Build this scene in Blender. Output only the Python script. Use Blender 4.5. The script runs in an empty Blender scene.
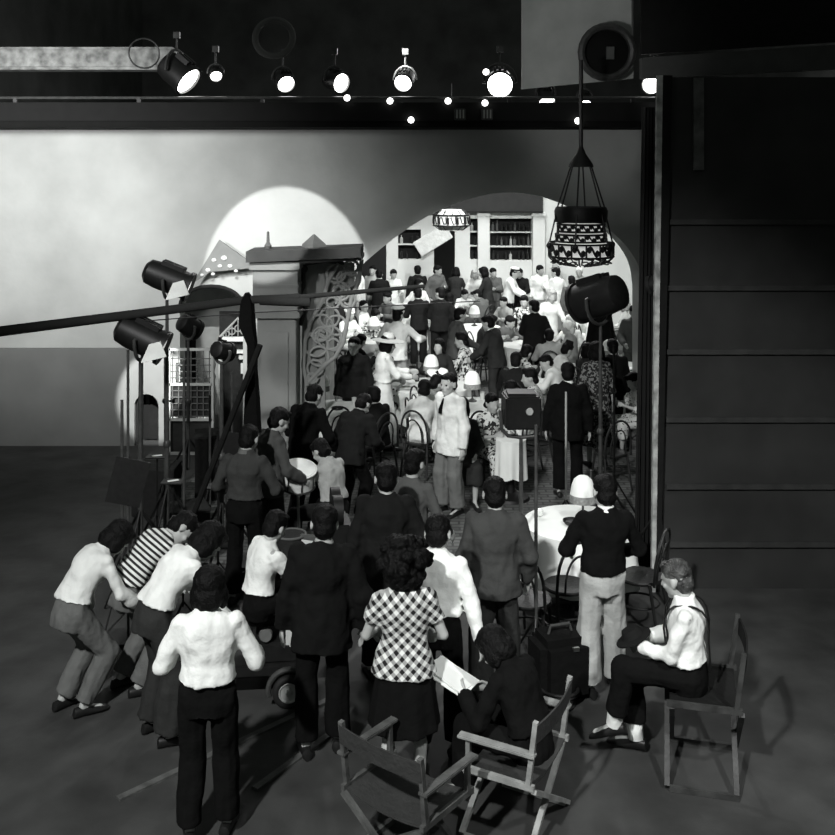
import bpy, bmesh, math, random
from mathutils import Vector, Matrix, noise
V = Vector
PI = math.pi
random.seed(7)
scn = bpy.context.scene
COL = scn.collection
HC, HY, F = 4.1, 170.0, 1000.0          # camera height, horizon row, focal length in pixels

def at(px, py, z):
    y = (HC - z) * F / (py - HY)
    return ((px - 417.5) * y / F, y)
def zat(py, y): return HC - (py - HY) * y / F
def xat(px, y): return (px - 417.5) * y / F

# ---------------------------------------------------------------- materials
MATS = {}
TINT = (0.97, 1.0, 0.965)
def nod(nt, kind, **kw):
    n = nt.nodes.new(kind)
    for k, v in kw.items(): setattr(n, k, v)
    return n
def mat(name, g, rough=0.8, var=0.12, scale=6.0, bump=0.0, bscale=40.0, metal=0.0, pat=None, g2=0.0, ps=10.0, spec=0.3, emit=0.0):
    if name in MATS: return MATS[name]
    m = bpy.data.materials.new(name); m.use_nodes = True
    nt = m.node_tree; L = nt.links
    b = nt.nodes['Principled BSDF']
    b.inputs['Roughness'].default_value = rough
    b.inputs['Metallic'].default_value = metal
    b.inputs['Specular IOR Level'].default_value = spec
    tc = nod(nt, 'ShaderNodeTexCoord')
    nz = nod(nt, 'ShaderNodeTexNoise'); nz.inputs['Scale'].default_value = scale; nz.inputs['Detail'].default_value = 5
    L.new(tc.outputs['Object'], nz.inputs['Vector'])
    mr = nod(nt, 'ShaderNodeMapRange')
    mr.inputs['From Min'].default_value = 0.3; mr.inputs['From Max'].default_value = 0.7
    mr.inputs['To Min'].default_value = g * (1 - var); mr.inputs['To Max'].default_value = g * (1 + var)
    L.new(nz.outputs['Fac'], mr.inputs['Value'])
    val = mr.outputs['Result']
    if pat:
        sx = nod(nt, 'ShaderNodeSeparateXYZ'); L.new(tc.outputs['Object'], sx.inputs['Vector'])
        def stripes(sock, freq, duty=0.5):
            a = nod(nt, 'ShaderNodeMath', operation='MULTIPLY'); L.new(sock, a.inputs[0]); a.inputs[1].default_value = freq
            f = nod(nt, 'ShaderNodeMath', operation='FRACT'); L.new(a.outputs[0], f.inputs[0])
            c = nod(nt, 'ShaderNodeMath', operation='LESS_THAN'); L.new(f.outputs[0], c.inputs[0]); c.inputs[1].default_value = duty
            return c.outputs[0]
        if pat == 'stripe_z': fac = stripes(sx.outputs['Z'], ps)
        elif pat == 'stripe_y':
            ad = nod(nt, 'ShaderNodeMath', operation='ADD'); L.new(sx.outputs['Z'], ad.inputs[0]); L.new(sx.outputs['Y'], ad.inputs[1])
            fac = stripes(ad.outputs[0], ps)
        elif pat == 'plaid':
            p1 = nod(nt, 'ShaderNodeMath', operation='ADD'); L.new(sx.outputs['X'], p1.inputs[0]); L.new(sx.outputs['Z'], p1.inputs[1])
            p2 = nod(nt, 'ShaderNodeMath', operation='SUBTRACT'); L.new(sx.outputs['X'], p2.inputs[0]); L.new(sx.outputs['Z'], p2.inputs[1])
            s1 = stripes(p1.outputs[0], ps, .5); s2 = stripes(p2.outputs[0], ps, .5)
            ad = nod(nt, 'ShaderNodeMath', operation='ADD'); L.new(s1, ad.inputs[0]); L.new(s2, ad.inputs[1])
            hf = nod(nt, 'ShaderNodeMath', operation='MULTIPLY'); L.new(ad.outputs[0], hf.inputs[0]); hf.inputs[1].default_value = .5
            pw = nod(nt, 'ShaderNodeMath', operation='POWER'); L.new(hf.outputs[0], pw.inputs[0]); pw.inputs[1].default_value = .8
            fac = pw.outputs[0]
        else:
            n2 = nod(nt, 'ShaderNodeTexNoise') if pat == 'floral' else nod(nt, 'ShaderNodeTexVoronoi')
            n2.inputs['Scale'].default_value = ps
            L.new(tc.outputs['Object'], n2.inputs['Vector'])
            c = nod(nt, 'ShaderNodeMath', operation='GREATER_THAN' if pat == 'floral' else 'LESS_THAN')
            L.new(n2.outputs['Fac' if pat == 'floral' else 'Distance'], c.inputs[0])
            c.inputs[1].default_value = 0.53 if pat == 'floral' else 0.3
            fac = c.outputs[0]
        mx = nod(nt, 'ShaderNodeMix', data_type='FLOAT')
        L.new(fac, mx.inputs[0]); L.new(val, mx.inputs[2]); mx.inputs[3].default_value = g2
        val = mx.outputs[0]
    cmb = nod(nt, 'ShaderNodeCombineColor')
    for i in range(3):
        q = nod(nt, 'ShaderNodeMath', operation='MULTIPLY'); L.new(val, q.inputs[0]); q.inputs[1].default_value = TINT[i]
        L.new(q.outputs[0], cmb.inputs[i])
    L.new(cmb.outputs[0], b.inputs['Base Color'])
    if bump:
        nb = nod(nt, 'ShaderNodeTexNoise'); nb.inputs['Scale'].default_value = bscale; nb.inputs['Detail'].default_value = 4
        L.new(tc.outputs['Object'], nb.inputs['Vector'])
        bp = nod(nt, 'ShaderNodeBump'); bp.inputs['Strength'].default_value = bump; bp.inputs['Distance'].default_value = 0.02
        L.new(nb.outputs['Fac'], bp.inputs['Height']); L.new(bp.outputs[0], b.inputs['Normal'])
    if emit:
        b.inputs['Emission Color'].default_value = (1, 1, .97, 1); b.inputs['Emission Strength'].default_value = emit
    MATS[name] = m
    return m

cloth = dict(bump=.7, bscale=13, var=.1, spec=.08)
M_skin = mat('skin', .36, .55, .08, 5)
M_skin2 = mat('skin_tan', .20, .6, .08, 5)
M_hair = mat('hair_black', .003, .6, .4, 60, bump=.5, bscale=90, spec=.12)
M_hairb = mat('hair_brown', .03, .5, .4, 60, bump=.7, bscale=90)
M_hairl = mat('hair_blonde', .32, .5, .3, 50, bump=.7, bscale=90)
M_hairg = mat('hair_grey', .05, .4, .95, 14, bump=.7, bscale=60)
M_white = mat('white_cotton', .72, .85, **cloth)
M_cream = mat('cream_linen', .60, .85, **cloth)
M_lgrey = mat('light_grey_cloth', .34, .85, **cloth)
M_mgrey = mat('mid_grey_cloth', .10, .85, **cloth)
M_dgrey = mat('dark_grey_cloth', .024, .9, **cloth)
M_cgrey = mat('charcoal_cloth', .010, .9, **cloth)
M_black = mat('black_cloth', .0045, .95, **cloth)
M_leather = mat('black_leather', .010, .4)
M_stripe = mat('striped_jersey', .62, .85, .05, pat='stripe_y', g2=.015, ps=19, bump=.3)
M_plaid = mat('plaid_flannel', .66, .85, .08, pat='plaid', g2=.008, ps=13.5, bump=.3)
M_floral = mat('floral_print', .55, .85, .08, pat='floral', g2=.02, ps=22)
M_floral2 = mat('dark_floral_print', .008, .85, .08, pat='floral', g2=.16, ps=30)
M_dots = mat('dotted_print', .5, .85, .08, pat='dots', g2=.02, ps=26)
M_wood = mat('dark_wood', .018, .45, .4, 9, bump=.2)
M_wood2 = mat('worn_wood', .075, .6, .4, 9, bump=.3)
M_wood3 = mat('pale_wood', .22, .6, .3, 9, bump=.3)
M_iron = mat('black_iron', .008, .5, .3, 20)
M_iron2 = mat('grey_painted_iron', .045, .45, .3, 20)
M_steel = mat('bright_steel', .5, .3, .1, metal=1.0)
M_rubber = mat('black_rubber', .010, .7)
M_canvas = mat('grey_canvas', .028, .9, .15, 12, bump=.4)
M_linen = mat('tablecloth_linen', .70, .85, .05, 3, bump=.2, bscale=6)
M_shade = mat('lamp_shade_white', .78, .8, .05)
M_fringe = mat('lamp_fringe', .22, .9, .3, 40)
M_china = mat('white_china', .75, .3, .03)
M_glass = mat('tumbler_glass', .5, .15, .05)
M_bottle = mat('dark_bottle', .02, .2, .2)
M_bottle2 = mat('pale_bottle', .4, .3, .2)
M_paper = mat('paper', .75, .8, .04)
M_lens = mat('lit_lens', .9, .3, 0, emit=14)

# ---------------------------------------------------------------- mesh helpers
def frame_from(d, up=V((0, 0, 1))):
    d = d.normalized()
    if abs(d.dot(up)) > .98: up = V((0, 1, 0)) if abs(d.y) < .9 else V((1, 0, 0))
    r = d.cross(up).normalized(); u = r.cross(d).normalized()
    return r, u, d
class MB:
    def __init__(s): s.bm = bmesh.new()
    def ring(s, c, r, u, rx, ry, n, fn=None):
        out = []
        for i in range(n):
            a = 2 * PI * i / n; k = fn(a) if fn else 1
            out.append(s.bm.verts.new(c + r * (rx * k * math.cos(a)) + u * (ry * k * math.sin(a))))
        return out
    def loft(s, rings, cap=True):
        for a, b in zip(rings[:-1], rings[1:]):
            n = len(a)
            for i in range(n): s.bm.faces.new((a[i], a[(i + 1) % n], b[(i + 1) % n], b[i]))
        if cap:
            s.bm.faces.new(rings[0][::-1]); s.bm.faces.new(rings[-1])
        return s
    def tube(s, pts, rad, n=10, up=V((0, 0, 1)), cap=True):
        pts = [V(p) for p in pts]
        if not isinstance(rad, (list, tuple)): rad = [rad] * len(pts)
        rings = []; pr = None
        for i, p in enumerate(pts):
            d = (pts[min(i + 1, len(pts) - 1)] - pts[max(i - 1, 0)])
            r, u, d = frame_from(d, up)
            if pr is not None and r.dot(pr) < 0: r, u = -r, -u
            if pr is not None:
                r = (pr - d * pr.dot(d)).normalized(); u = r.cross(d).normalized()
            pr = r
            rings.append(s.ring(p, r, u, rad[i], rad[i], n))
        return s.loft(rings, cap)
    def cyl(s, a, b, r0, r1=None, n=14): return s.tube([a, b], [r0, r0 if r1 is None else r1], n)
    def cap(s, a, b, r0, r1, n=10):      # rounded tapered limb
        a, b = V(a), V(b); d = b - a; l = d.length
        if l < 1e-5: return s.ball(a, (r0,) * 3)
        d /= l; r, u, _ = frame_from(d); rings = []
        for t in (-80, -50, -20): t = math.radians(t); rings.append(s.ring(a + d * r0 * math.sin(t), r, u, r0 * math.cos(t), r0 * math.cos(t), n))
        for t in (20, 50, 80): t = math.radians(t); rings.append(s.ring(b + d * r1 * math.sin(t), r, u, r1 * math.cos(t), r1 * math.cos(t), n))
        return s.loft(rings)
    def ball(s, c, rad, rot=None, n=12):
        M = Matrix.Translation(V(c)) @ (rot.to_4x4() if rot else Matrix.Identity(4)) @ Matrix.Diagonal((rad[0], rad[1], rad[2], 1))
        bmesh.ops.create_uvsphere(s.bm, u_segments=n, v_segments=max(6, n * 2 // 3), radius=1, matrix=M); return s
    def box(s, c, size, rot=None, bev=0.0):
        M = Matrix.Translation(V(c)) @ (rot.to_4x4() if rot else Matrix.Identity(4)) @ Matrix.Diagonal((size[0], size[1], size[2], 1))
        r = bmesh.ops.create_cube(s.bm, size=1, matrix=M)
        if bev:
            es = {e for v in r['verts'] for e in v.link_edges}
            bmesh.ops.bevel(s.bm, geom=list(es), offset=bev, segments=2, affect='EDGES')
        return s
    def bar(s, a, b, w, h, up=V((0, 0, 1))):
        a, b = V(a), V(b); r, u, d = frame_from(b - a, up)
        M = Matrix((r, u, d)).transposed()
        return s.box((a + b) / 2, (w, h, (b - a).length), M)
    def lathe(s, prof, c=(0, 0, 0), n=24, axis=None, fn=None, cap=True):
        c = V(c)
        if axis is None: r, u, d = V((1, 0, 0)), V((0, 1, 0)), V((0, 0, 1))
        else:
            d = V(axis).normalized(); r, u, _ = frame_from(d)
        return s.loft([s.ring(c + d * z, r, u, max(q, 1e-4), max(q, 1e-4), n, fn) for q, z in prof], cap)
    def prism(s, poly, y0, y1, M=None):
        f = [s.bm.verts.new(V((x, y0, z))) for x, z in poly]; b = [s.bm.verts.new(V((x, y1, z))) for x, z in poly]
        n = len(poly)
        s.bm.faces.new(f); s.bm.faces.new(b[::-1])
        for i in range(n): s.bm.faces.new((f[(i + 1) % n], f[i], b[i], b[(i + 1) % n]))
        if M: bmesh.ops.transform(s.bm, matrix=M, verts=f + b)
        return s
    def torus(s, c, axis, R, r, n=24, m=8, a0=0, a1=2 * PI):
        c = V(c); rr, uu, d = frame_from(V(axis)); full = abs(a1 - a0 - 2 * PI) < 1e-6
        rings = []
        for i in range(n + (0 if full else 1)):
            a = a0 + (a1 - a0) * i / n; e = rr * math.cos(a) + uu * math.sin(a)
            rings.append([s.bm.verts.new(c + e * R + e * r * math.cos(2 * PI * j / m) + d * r * math.sin(2 * PI * j / m)) for j in range(m)])
        if full: rings.append(rings[0])
        return s.loft(rings, not full)
    def xf(s, M): bmesh.ops.transform(s.bm, matrix=M, verts=s.bm.verts[:]); return s
    def mesh(s, name, smooth=True):
        bmesh.ops.recalc_face_normals(s.bm, faces=s.bm.faces[:])
        me = bpy.data.meshes.new(name); s.bm.to_mesh(me); s.bm.free()
        if smooth:
            me.polygons.foreach_set('use_smooth', [True] * len(me.polygons))
            me.set_sharp_from_angle(angle=math.radians(38))
        return me
    def make(s, name, m, parent=None, smooth=True): return put(name, s.mesh(name, smooth), m, parent)
def put(name, me, m, parent=None):
    if not me.materials: me.materials.append(None)
    o = bpy.data.objects.new(name, me); COL.objects.link(o)
    o.material_slots[0].link = 'OBJECT'; o.material_slots[0].material = m
    if parent: o.parent = parent
    return o
def tag(o, label=None, cat=None, group=None, kind=None):
    if label: o['label'] = label
    if cat: o['category'] = cat
    if group: o['group'] = group
    if kind: o['kind'] = kind
    return o
def empty(name, loc, rz=0.0, label=None, cat=None, group=None):
    o = bpy.data.objects.new(name, None); COL.objects.link(o); o.empty_display_size = .1
    o.location = loc; o.rotation_euler = (0, 0, rz); return tag(o, label, cat, group)
def copy_tree(o, parent=None):
    c = o.copy(); COL.objects.link(c)
    if parent: c.parent = parent
    for ch in list(o.children): copy_tree(ch, c)
    return c
def remesh(mb, name, vox, smooth=3, fold=0.0, fs=(7, 7, 4), seed=0):
    me = mb.mesh(name, False)
    t = bpy.data.objects.new('tmp', me); COL.objects.link(t)
    md = t.modifiers.new('r', 'REMESH'); md.mode = 'VOXEL'; md.voxel_size = vox; md.use_smooth_shade = True
    if smooth:
        s = t.modifiers.new('s', 'SMOOTH'); s.iterations = smooth; s.factor = .5
    dg = bpy.context.evaluated_depsgraph_get()
    out = bpy.data.meshes.new_from_object(t.evaluated_get(dg)); out.name = name
    bpy.data.objects.remove(t); bpy.data.meshes.remove(me)
    if fold:
        off = V((seed * 3.1, seed * 1.7, 0)); vs = out.vertices
        nr = [v.normal.copy() for v in vs]
        for v, n in zip(vs, nr):
            p = V((v.co.x * fs[0], v.co.y * fs[1], v.co.z * fs[2])) + off
            q = noise.noise(p) + .5 * noise.noise(p * 2.3)
            v.co += n * (fold * (q - .15))
    out.polygons.foreach_set('use_smooth', [True] * len(out.polygons))
    return out

# ---------------------------------------------------------------- people
def ik(s, t, a, b, pole):
    d = t - s; L = d.length; mx = (a + b) * .995
    if L > mx: d = d * (mx / L); t = s + d; L = mx
    if L < abs(a - b) + .03: L = abs(a - b) + .03
    u = d.normalized(); p = pole - u * pole.dot(u)
    p = p.normalized() if p.length > 1e-4 else V((1, 0, 0))
    ca = (a * a + L * L - b * b) / (2 * a * L); ca = max(-1, min(1, ca))
    return s + u * (a * ca) + p * (a * math.sqrt(1 - ca * ca)), t
STAND = dict(hz=.92, feet=[(-.11, -.02, .08), (.11, .05, .08)], hands=[(-.27, .06, .80), (.27, .06, .80)], lean=2, kp=(0, 1, .1), ft=None)
SIT = dict(hz=.52, feet=[(-.12, .42, .08), (.12, .45, .08)], hands=[(-.14, .40, .72), (.14, .40, .72)], lean=6, kp=(0, .5, 1), ft=None)
CACHE = {}
def torso_pts(P, fem):
    l0, l1, l2 = [math.radians(P['lean']) * k for k in (.35, .75, 1.05)]
    sd = math.radians(P.get('side', 0)); tw = math.radians(P.get('twist', 0))
    def up(l, k): return V((math.sin(sd * k), math.sin(l), math.cos(l) * math.cos(sd * k))).normalized()
    hip = V((P.get('hx', 0), P.get('hy', 0), P['hz']))
    def pt(t):
        p = hip.copy()
        p += up(l0, .3) * min(t, .12)
        if t > .12: p += up(l1, .7) * (min(t, .32) - .12)
        if t > .32: p += up(l2, 1) * (t - .32)
        return p
    def rv(t):
        a = tw * max(0, min(1, t / .4)); return V((math.cos(a), math.sin(a), 0))
    def uv(t): return up(l0 if t < .12 else (l1 if t < .32 else l2), .3 if t < .12 else (.7 if t < .32 else 1))
    return hip, pt, rv, uv
def rings(mb, pt, rv, uv, secs, n=20, fn=None):
    rr = []
    for t, w, dd in secs:
        u = uv(t); r = (rv(t) - u * rv(t).dot(u)).normalized(); f = u.cross(r)
        rr.append(mb.ring(pt(t), r, f, w, dd, n, fn))
    mb.loft(rr)
def build_person(pose, outfit, det, fem, key):
    """meshes of one figure; cached so that far guests in the same pose share them"""
    ck = (key, fem, det, tuple(sorted(outfit.items())))
    if ck in CACHE: return CACHE[ck]
    P = dict(SIT if pose.get('sit') else STAND); P.update(pose)
    hip, pt, rv, uv = torso_pts(P, fem)
    vs = {2: .0085, 1: .013, 0: .017}[det]; vc = {2: .012, 1: .018, 0: .024}[det]
    sw = .150 if fem else .172
    top = pt(.52); ur = uv(.5); rr = (rv(.5) - ur * rv(.5).dot(ur)).normalized(); fwd = ur.cross(rr)
    sh = [pt(.432) - rr * sw, pt(.432) + rr * sw]
    hj = [hip + rv(0) * -.09, hip + rv(0) * .09]
    el, wr, kn, an = [], [], [], []
    for i in (0, 1):
        sg = -1 if i == 0 else 1
        pole = V(P.get('ep', [(-.55, -.6, -.5), (.55, -.6, -.5)])[i])
        e, w = ik(sh[i], V(P['hands'][i]), .285, .25, pole); el.append(e); wr.append(w)
        k, a = ik(hj[i], V(P['feet'][i]), .43, .415, V((sg * P.get('kout', .12), P['kp'][1], P['kp'][2]))); kn.append(k); an.append(a)
    hy, hp, hr = [math.radians(P.get(k, 0)) for k in ('hyaw', 'hpitch', 'hroll')]
    B = Matrix((rr, fwd, ur)).transposed()
    R = B @ Matrix.Rotation(hy, 3, 'Z') @ Matrix.Rotation(-hp, 3, 'X') @ Matrix.Rotation(hr, 3, 'Y')
    nb = pt(.52); hc = nb + ur * .015 + R @ V((0, .032, .089))
    HS = 1.13
    H = lambda x, y, z: hc + R @ V((x * HS, y * HS, z * HS))
    # ---- body
    b = MB()
    fw = .92 if fem else 1
    rings(b, pt, rv, uv, [(-.10, .12, .09), (-.02, .160, .105), (.10, .140 * fw, .095), (.20, .128 * fw, .088), (.33, .155 * fw, .105), (.41, .150 * fw, .090), (.455, .105, .065), (.49, .058, .052), (.52, .054, .052)])
    b.cap(pt(.48), hc - R @ V((0, .02, .04)), .062, .060)
    b.ball(H(0, -.008, .028), tuple(HS * q for q in (.076, .094, .088)), R, 16); b.ball(H(0, .018, -.035), tuple(HS * q for q in (.060, .070, .072)), R, 14); b.ball(H(0, .055, -.085), tuple(HS * q for q in (.030, .028, .022)), R)
    b.cap(H(0, .083, .012), H(0, .104, -.022), .010, .014, 8); b.cap(H(-.03, .078, .024), H(.03, .078, .024), .012, .012, 8)
    b.cap(H(-.018, .082, -.053), H(.018, .082, -.053), .008, .008, 8)
    for s in (-1, 1):
        b.ball(H(s * .078, -.012, 0), tuple(HS * q for q in (.010, .020, .032)), R, 8); b.ball(H(s * .042, .058, -.018), tuple(HS * q for q in (.022, .022, .02)), R, 8)
    for i in (0, 1):
        sg = -1 if i == 0 else 1
        b.cap(sh[i], el[i], .046, .036); b.cap(el[i], wr[i], .036, .024)
        b.cap(hj[i], kn[i], .078, .052); b.cap(kn[i], an[i], .052, .034)
        b.cap(kn[i] * .65 + an[i] * .35 - V((0, .012, 0)), an[i], .052, .03)
        ftd = V((math.sin(math.radians(sg * 10)), math.cos(math.radians(10)), 0))
        if P.get('fdir'): ftd = V(P['fdir'][i]).normalized()
        b.cap(an[i] - V((0, 0, .02)), an[i] + ftd * .13 + V((0, 0, -.045)), .032, .026)
        # hand
        hd = (wr[i] - el[i]).normalized(); hd2 = P.get('hdir')
        if hd2 and hd2[i]: hd = V(hd2[i]).normalized()
        side = hd.cross(V((sg, 0, .2))).normalized() if abs(hd.x) < .9 else V((0, 1, 0))
        nrm = hd.cross(side).normalized(); nrm = nrm if nrm.dot(V((-sg, 0, -.3))) > 0 else -nrm
        pc = wr[i] + hd * .05
        b.ball(pc, (.020, .040, .052), Matrix((nrm, side, hd)).transposed(), 10)
        curl = P.get('curl', .5)
        for j in range(4):
            o = side * ((j - 1.5) * .021); base = wr[i] + hd * .082 + o
            l = (.040, .046, .043, .033)[j]
            m1 = base + hd * l * .9 + nrm * l * curl * .5; tip = m1 + hd * l * (.75 - curl * .6) + nrm * l * (curl * .9)
            b.cap(base - hd * .02, m1, .0105, .0098, 8); b.cap(m1, tip, .0098, .0085, 8)
        tb = wr[i] + hd * .03 + side * -.032; b.cap(tb, tb + hd * .045 - side * .025 + nrm * .015, .013, .011, 8)
        b.cap(tb + hd * .045 - side * .025 + nrm * .015, tb + hd * .07 - side * .02 + nrm * .03, .011, .009, 8)
    res = [('body', remesh(b, 'body', vs, 2), 'skin', None)]
    # ---- hair
    hk = outfit.get('hair', 'short')
    if hk != 'none':
        h = MB()
        if hk == 'short':
            h.ball(H(0, -.018, .048), tuple(HS * q for q in (.084, .096, .083)), R, 16); h.ball(H(0, -.045, -.012), tuple(HS * q for q in (.074, .066, .075)), R); h.ball(H(0, .045, .092), tuple(HS * q for q in (.058, .042, .028)), R)
        elif hk == 'slick':
            h.ball(H(0, -.016, .050), tuple(HS * q for q in (.082, .094, .078)), R, 16); h.ball(H(0, -.045, -.012), tuple(HS * q for q in (.072, .062, .072)), R); h.ball(H(.01, .055, .088), tuple(HS * q for q in (.052, .035, .026)), R)
        elif hk == 'bob':
            h.ball(H(0, -.022, .045), tuple(HS * q for q in (.092, .104, .092)), R, 16); h.ball(H(0, -.055, -.03), tuple(HS * q for q in (.092, .065, .085)), R)
            for s in (-1, 1): h.ball(H(s * .078, -.01, -.035), tuple(HS * q for q in (.030, .050, .07)), R)
            h.ball(H(0, .042, .095), tuple(HS * q for q in (.060, .045, .030)), R)
        elif hk == 'roll':
            h.ball(H(0, -.02, .048), tuple(HS * q for q in (.086, .098, .088)), R, 16); h.ball(H(0, -.075, -.035), tuple(HS * q for q in (.085, .045, .05)), R); h.ball(H(.02, .05, .10), tuple(HS * q for q in (.05, .035, .035)), R)
        elif hk == 'curly':
            h.ball(H(0, -.02, .05), tuple(HS * q for q in (.138, .132, .120)), R, 16)
            rs = random.Random(3); h.ball(H(0, -.05, -.04), (.145, .11, .11), R, 16)
            for q in range(46):
                a = rs.uniform(0, 2 * PI); e = rs.uniform(-1.2, 1.3)
                h.ball(H(.138 * math.cos(a) * math.cos(e), -.035 + .125 * math.sin(a) * math.cos(e) , .045 + .11 * math.sin(e)), (.046,) * 3, R, 8)
        elif hk == 'bald':
            h.torus(H(0, -.02, .0), R @ V((0, -.2, 1)), .066, .024)
        res.append(('hair', remesh(h, 'hair', vs * 1.05, 2, .006 if hk != 'curly' else .012, (40, 40, 30)), 'hair', None))
    # ---- clothes
    tk = outfit.get('top', 'shirt'); lo = {'shirt': .095, 'sweater': .085, 'blouse': .085, 'jacket': -.12, 'coat': -.19, 'dress': -.04, 'gown': -.04}[tk]; lo = outfit.get('lo', lo)
    g = {'shirt': .020, 'sweater': .024, 'blouse': .022, 'jacket': .034, 'coat': .044, 'dress': .018, 'gown': .022}[tk]
    c = MB(); fw = .94 if fem else 1
    secs = [(lo, .172 + g, .125 + g)]
    if lo < -.1: secs.append((-.05, .165 + g, .12 + g))
    wst = .135 if fem else .148
    if tk in ('shirt', 'sweater', 'blouse'): secs[0] = (lo, .164 + g, .118 + g) if lo > 0 else (lo, .200 + g, .150 + g)
    secs += [(.13, wst + g + .008, .104 + g), (.20, (wst - .004) + g, .098 + g), (.33, .163 * fw + g, .112 + g), (.40, .172 * fw + g * .8, .104 + g), (.445, .168 * fw + g * .6, .092 + g * .7), (.475, .135 * fw + g * .4, .080 + g * .5), (.502, .092, .074), (.53, .072, .070)]
    rings(c, pt, rv, uv, secs)
    if fem:
        for s in (-1, 1): c.ball(pt(.34) + rr * s * .07 + fwd * .085, (.062, .055, .06), B)
    sl = outfit.get('sleeve', 'long')
    for i in (0, 1):
        ex = g * .75
        c.ball(sh[i] + ur * .004, (.050 + ex * .8, .050 + ex * .8, .044 + ex * .4))
        if sl == 'long':
            c.cap(sh[i], el[i], .046 + ex, .044 + ex); c.tube([el[i] - (el[i] - sh[i]).normalized() * .02, el[i] * .5 + wr[i] * .5, wr[i]], [.044 + ex, .040 + ex, .034 + ex * .9])
            c.ball(el[i], (.045 + ex,) * 3)
        elif sl == 'elbow':
            c.cap(sh[i], el[i], .050 + ex, .044 + ex); m = el[i] * .6 + wr[i] * .4; c.tube([el[i], m], [.044 + ex, .040 + ex]); c.ball(el[i], (.044 + ex,) * 3)
        elif sl == 'short':
            m = sh[i] * .38 + el[i] * .62; c.tube([sh[i], m], [.056 + ex, .052 + ex])
    seated = bool(pose.get('sit'))
    if tk in ('dress', 'gown') or outfit.get('bottom') == 'skirt':
        sk = MB() if tk not in ('dress', 'gown') else c
        hem = outfit.get('hem', .42)
        if seated:
            for i in (0, 1):
                dn = kn[i] * .5 + an[i] * .5
                sk.cap(hj[i], kn[i], .125, .085); sk.tube([kn[i], dn], [.085, .10])
            sk.cap((hj[0] + hj[1]) / 2, (kn[0] + kn[1]) / 2, .12, .075); sk.tube([(kn[0] + kn[1]) / 2, (kn[0] + kn[1]) / 2 * .5 + (an[0] + an[1]) / 2 * .5], [.08, .09])
        else:
            rg = []; z0 = hip.z + .08; cx = (an[0] + an[1]) / 2
            fnf = lambda a: 1 + .05 * math.sin(a * 9)
            for q in range(6):
                t = q / 5; z = z0 + (hem - z0) * t; p = V((hip.x, hip.y, 0)).lerp(V((cx.x, cx.y, 0)), t ** 1.5); p.z = z
                rg.append(sk.ring(p, V((1, 0, 0)), V((0, 1, 0)), .15 + .09 * t ** .8, .115 + .10 * t ** .8, 36, fnf if q > 1 else None))
            sk.loft(rg)
        if sk is not c:
            rings(sk, pt, rv, uv, [(-.05, .178, .13), (.06, .162, .118), (.12, .152, .110), (.15, .144, .10)])
            res.append(('skirt', remesh(sk, 'skirt', vc, 2, .006, (9, 9, 2)), 'bottom', None))
    nm = {'shirt': 'shirt', 'sweater': 'sweater', 'blouse': 'blouse', 'jacket': 'jacket', 'coat': 'coat', 'dress': 'dress', 'gown': 'gown'}[tk]
    res.append((nm, remesh(c, nm, vc, 2, .017 if det else .010, (8, 8, 6), len(CACHE)), 'top', None))
    if outfit.get('bottom', 'trousers') == 'trousers' and tk not in ('dress', 'gown'):
        t = MB(); rings(t, pt, rv, uv, [(-.13, .15, .12), (-.04, .180, .128), (.05, .166, .120), (.11, .156, .112), (.145, .146, .102)]); t.cap(hj[0] * .7 + hj[1] * .3 - uv(0) * .07, hj[1] * .7 + hj[0] * .3 - uv(0) * .07, .10, .10); wd = outfit.get('wide', 1.08)
        for i in (0, 1):
            t.cap(hj[i], kn[i], .102, .080 * wd); hem = an[i] + (kn[i] - an[i]).normalized() * outfit.get('hemup', .03)
            t.tube([kn[i], kn[i] * .5 + hem * .5 - V((0, .008, 0)), hem], [.080 * wd, .079 * wd, .078 * wd]); t.ball(kn[i], (.080 * wd,) * 3)
        res.append(('trousers', remesh(t, 'trousers', vc, 2, .018 if det else .010, (8, 8, 3), len(CACHE) + 5), 'bottom', None))
    # collar, tie, shoes
    if outfit.get('collar'):
        k = MB(); r0 = .066; p = pt(.505) + ur * .006
        k.tube([p - ur * .012, p + ur * .026], [r0 + .008, r0 - .006], 20)
        res.append(('collar', k.mesh('collar'), 'collar', None))
    if outfit.get('tie'):
        k = MB(); q0 = pt(.50) + fwd * .085; q1 = pt(.30) + fwd * (.112 + g + .012)
        k.loft([k.ring(p, rr, fwd, w, .008, 8) for p, w in ((q0, .018), (q0.lerp(q1, .12), .024), (q0.lerp(q1, .2) + fwd * .012, .016), (q1.lerp(q0, .25) + fwd * .014, .034), (q1, .030))])
        res.append(('tie', k.mesh('tie'), 'tie', None))
    for i in (0, 1):
        sg = -1 if i == 0 else 1
        d = V(P['fdir'][i]).normalized() if P.get('fdir') else V((math.sin(math.radians(sg * 10)), math.cos(math.radians(10)), 0))
        r, u, _ = frame_from(d); a = an[i] + V((0, 0, -.078)) if not P.get('fdir') else an[i] - u * .078
        k = MB(); rg = []
        for t, w, hh in ((-.075, .022, .05), (-.065, .034, .075), (0, .038, .085), (.06, .043, .068), (.13, .048, .05), (.18, .040, .038), (.205, .018, .022)):
            rg.append(k.ring(a + d * t + u * hh * .5, r, u, w, hh * .5, 12))
        k.loft(rg); res.append(('shoe', k.mesh('shoe'), 'shoe', None))
    hat = outfit.get('hat')
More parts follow.
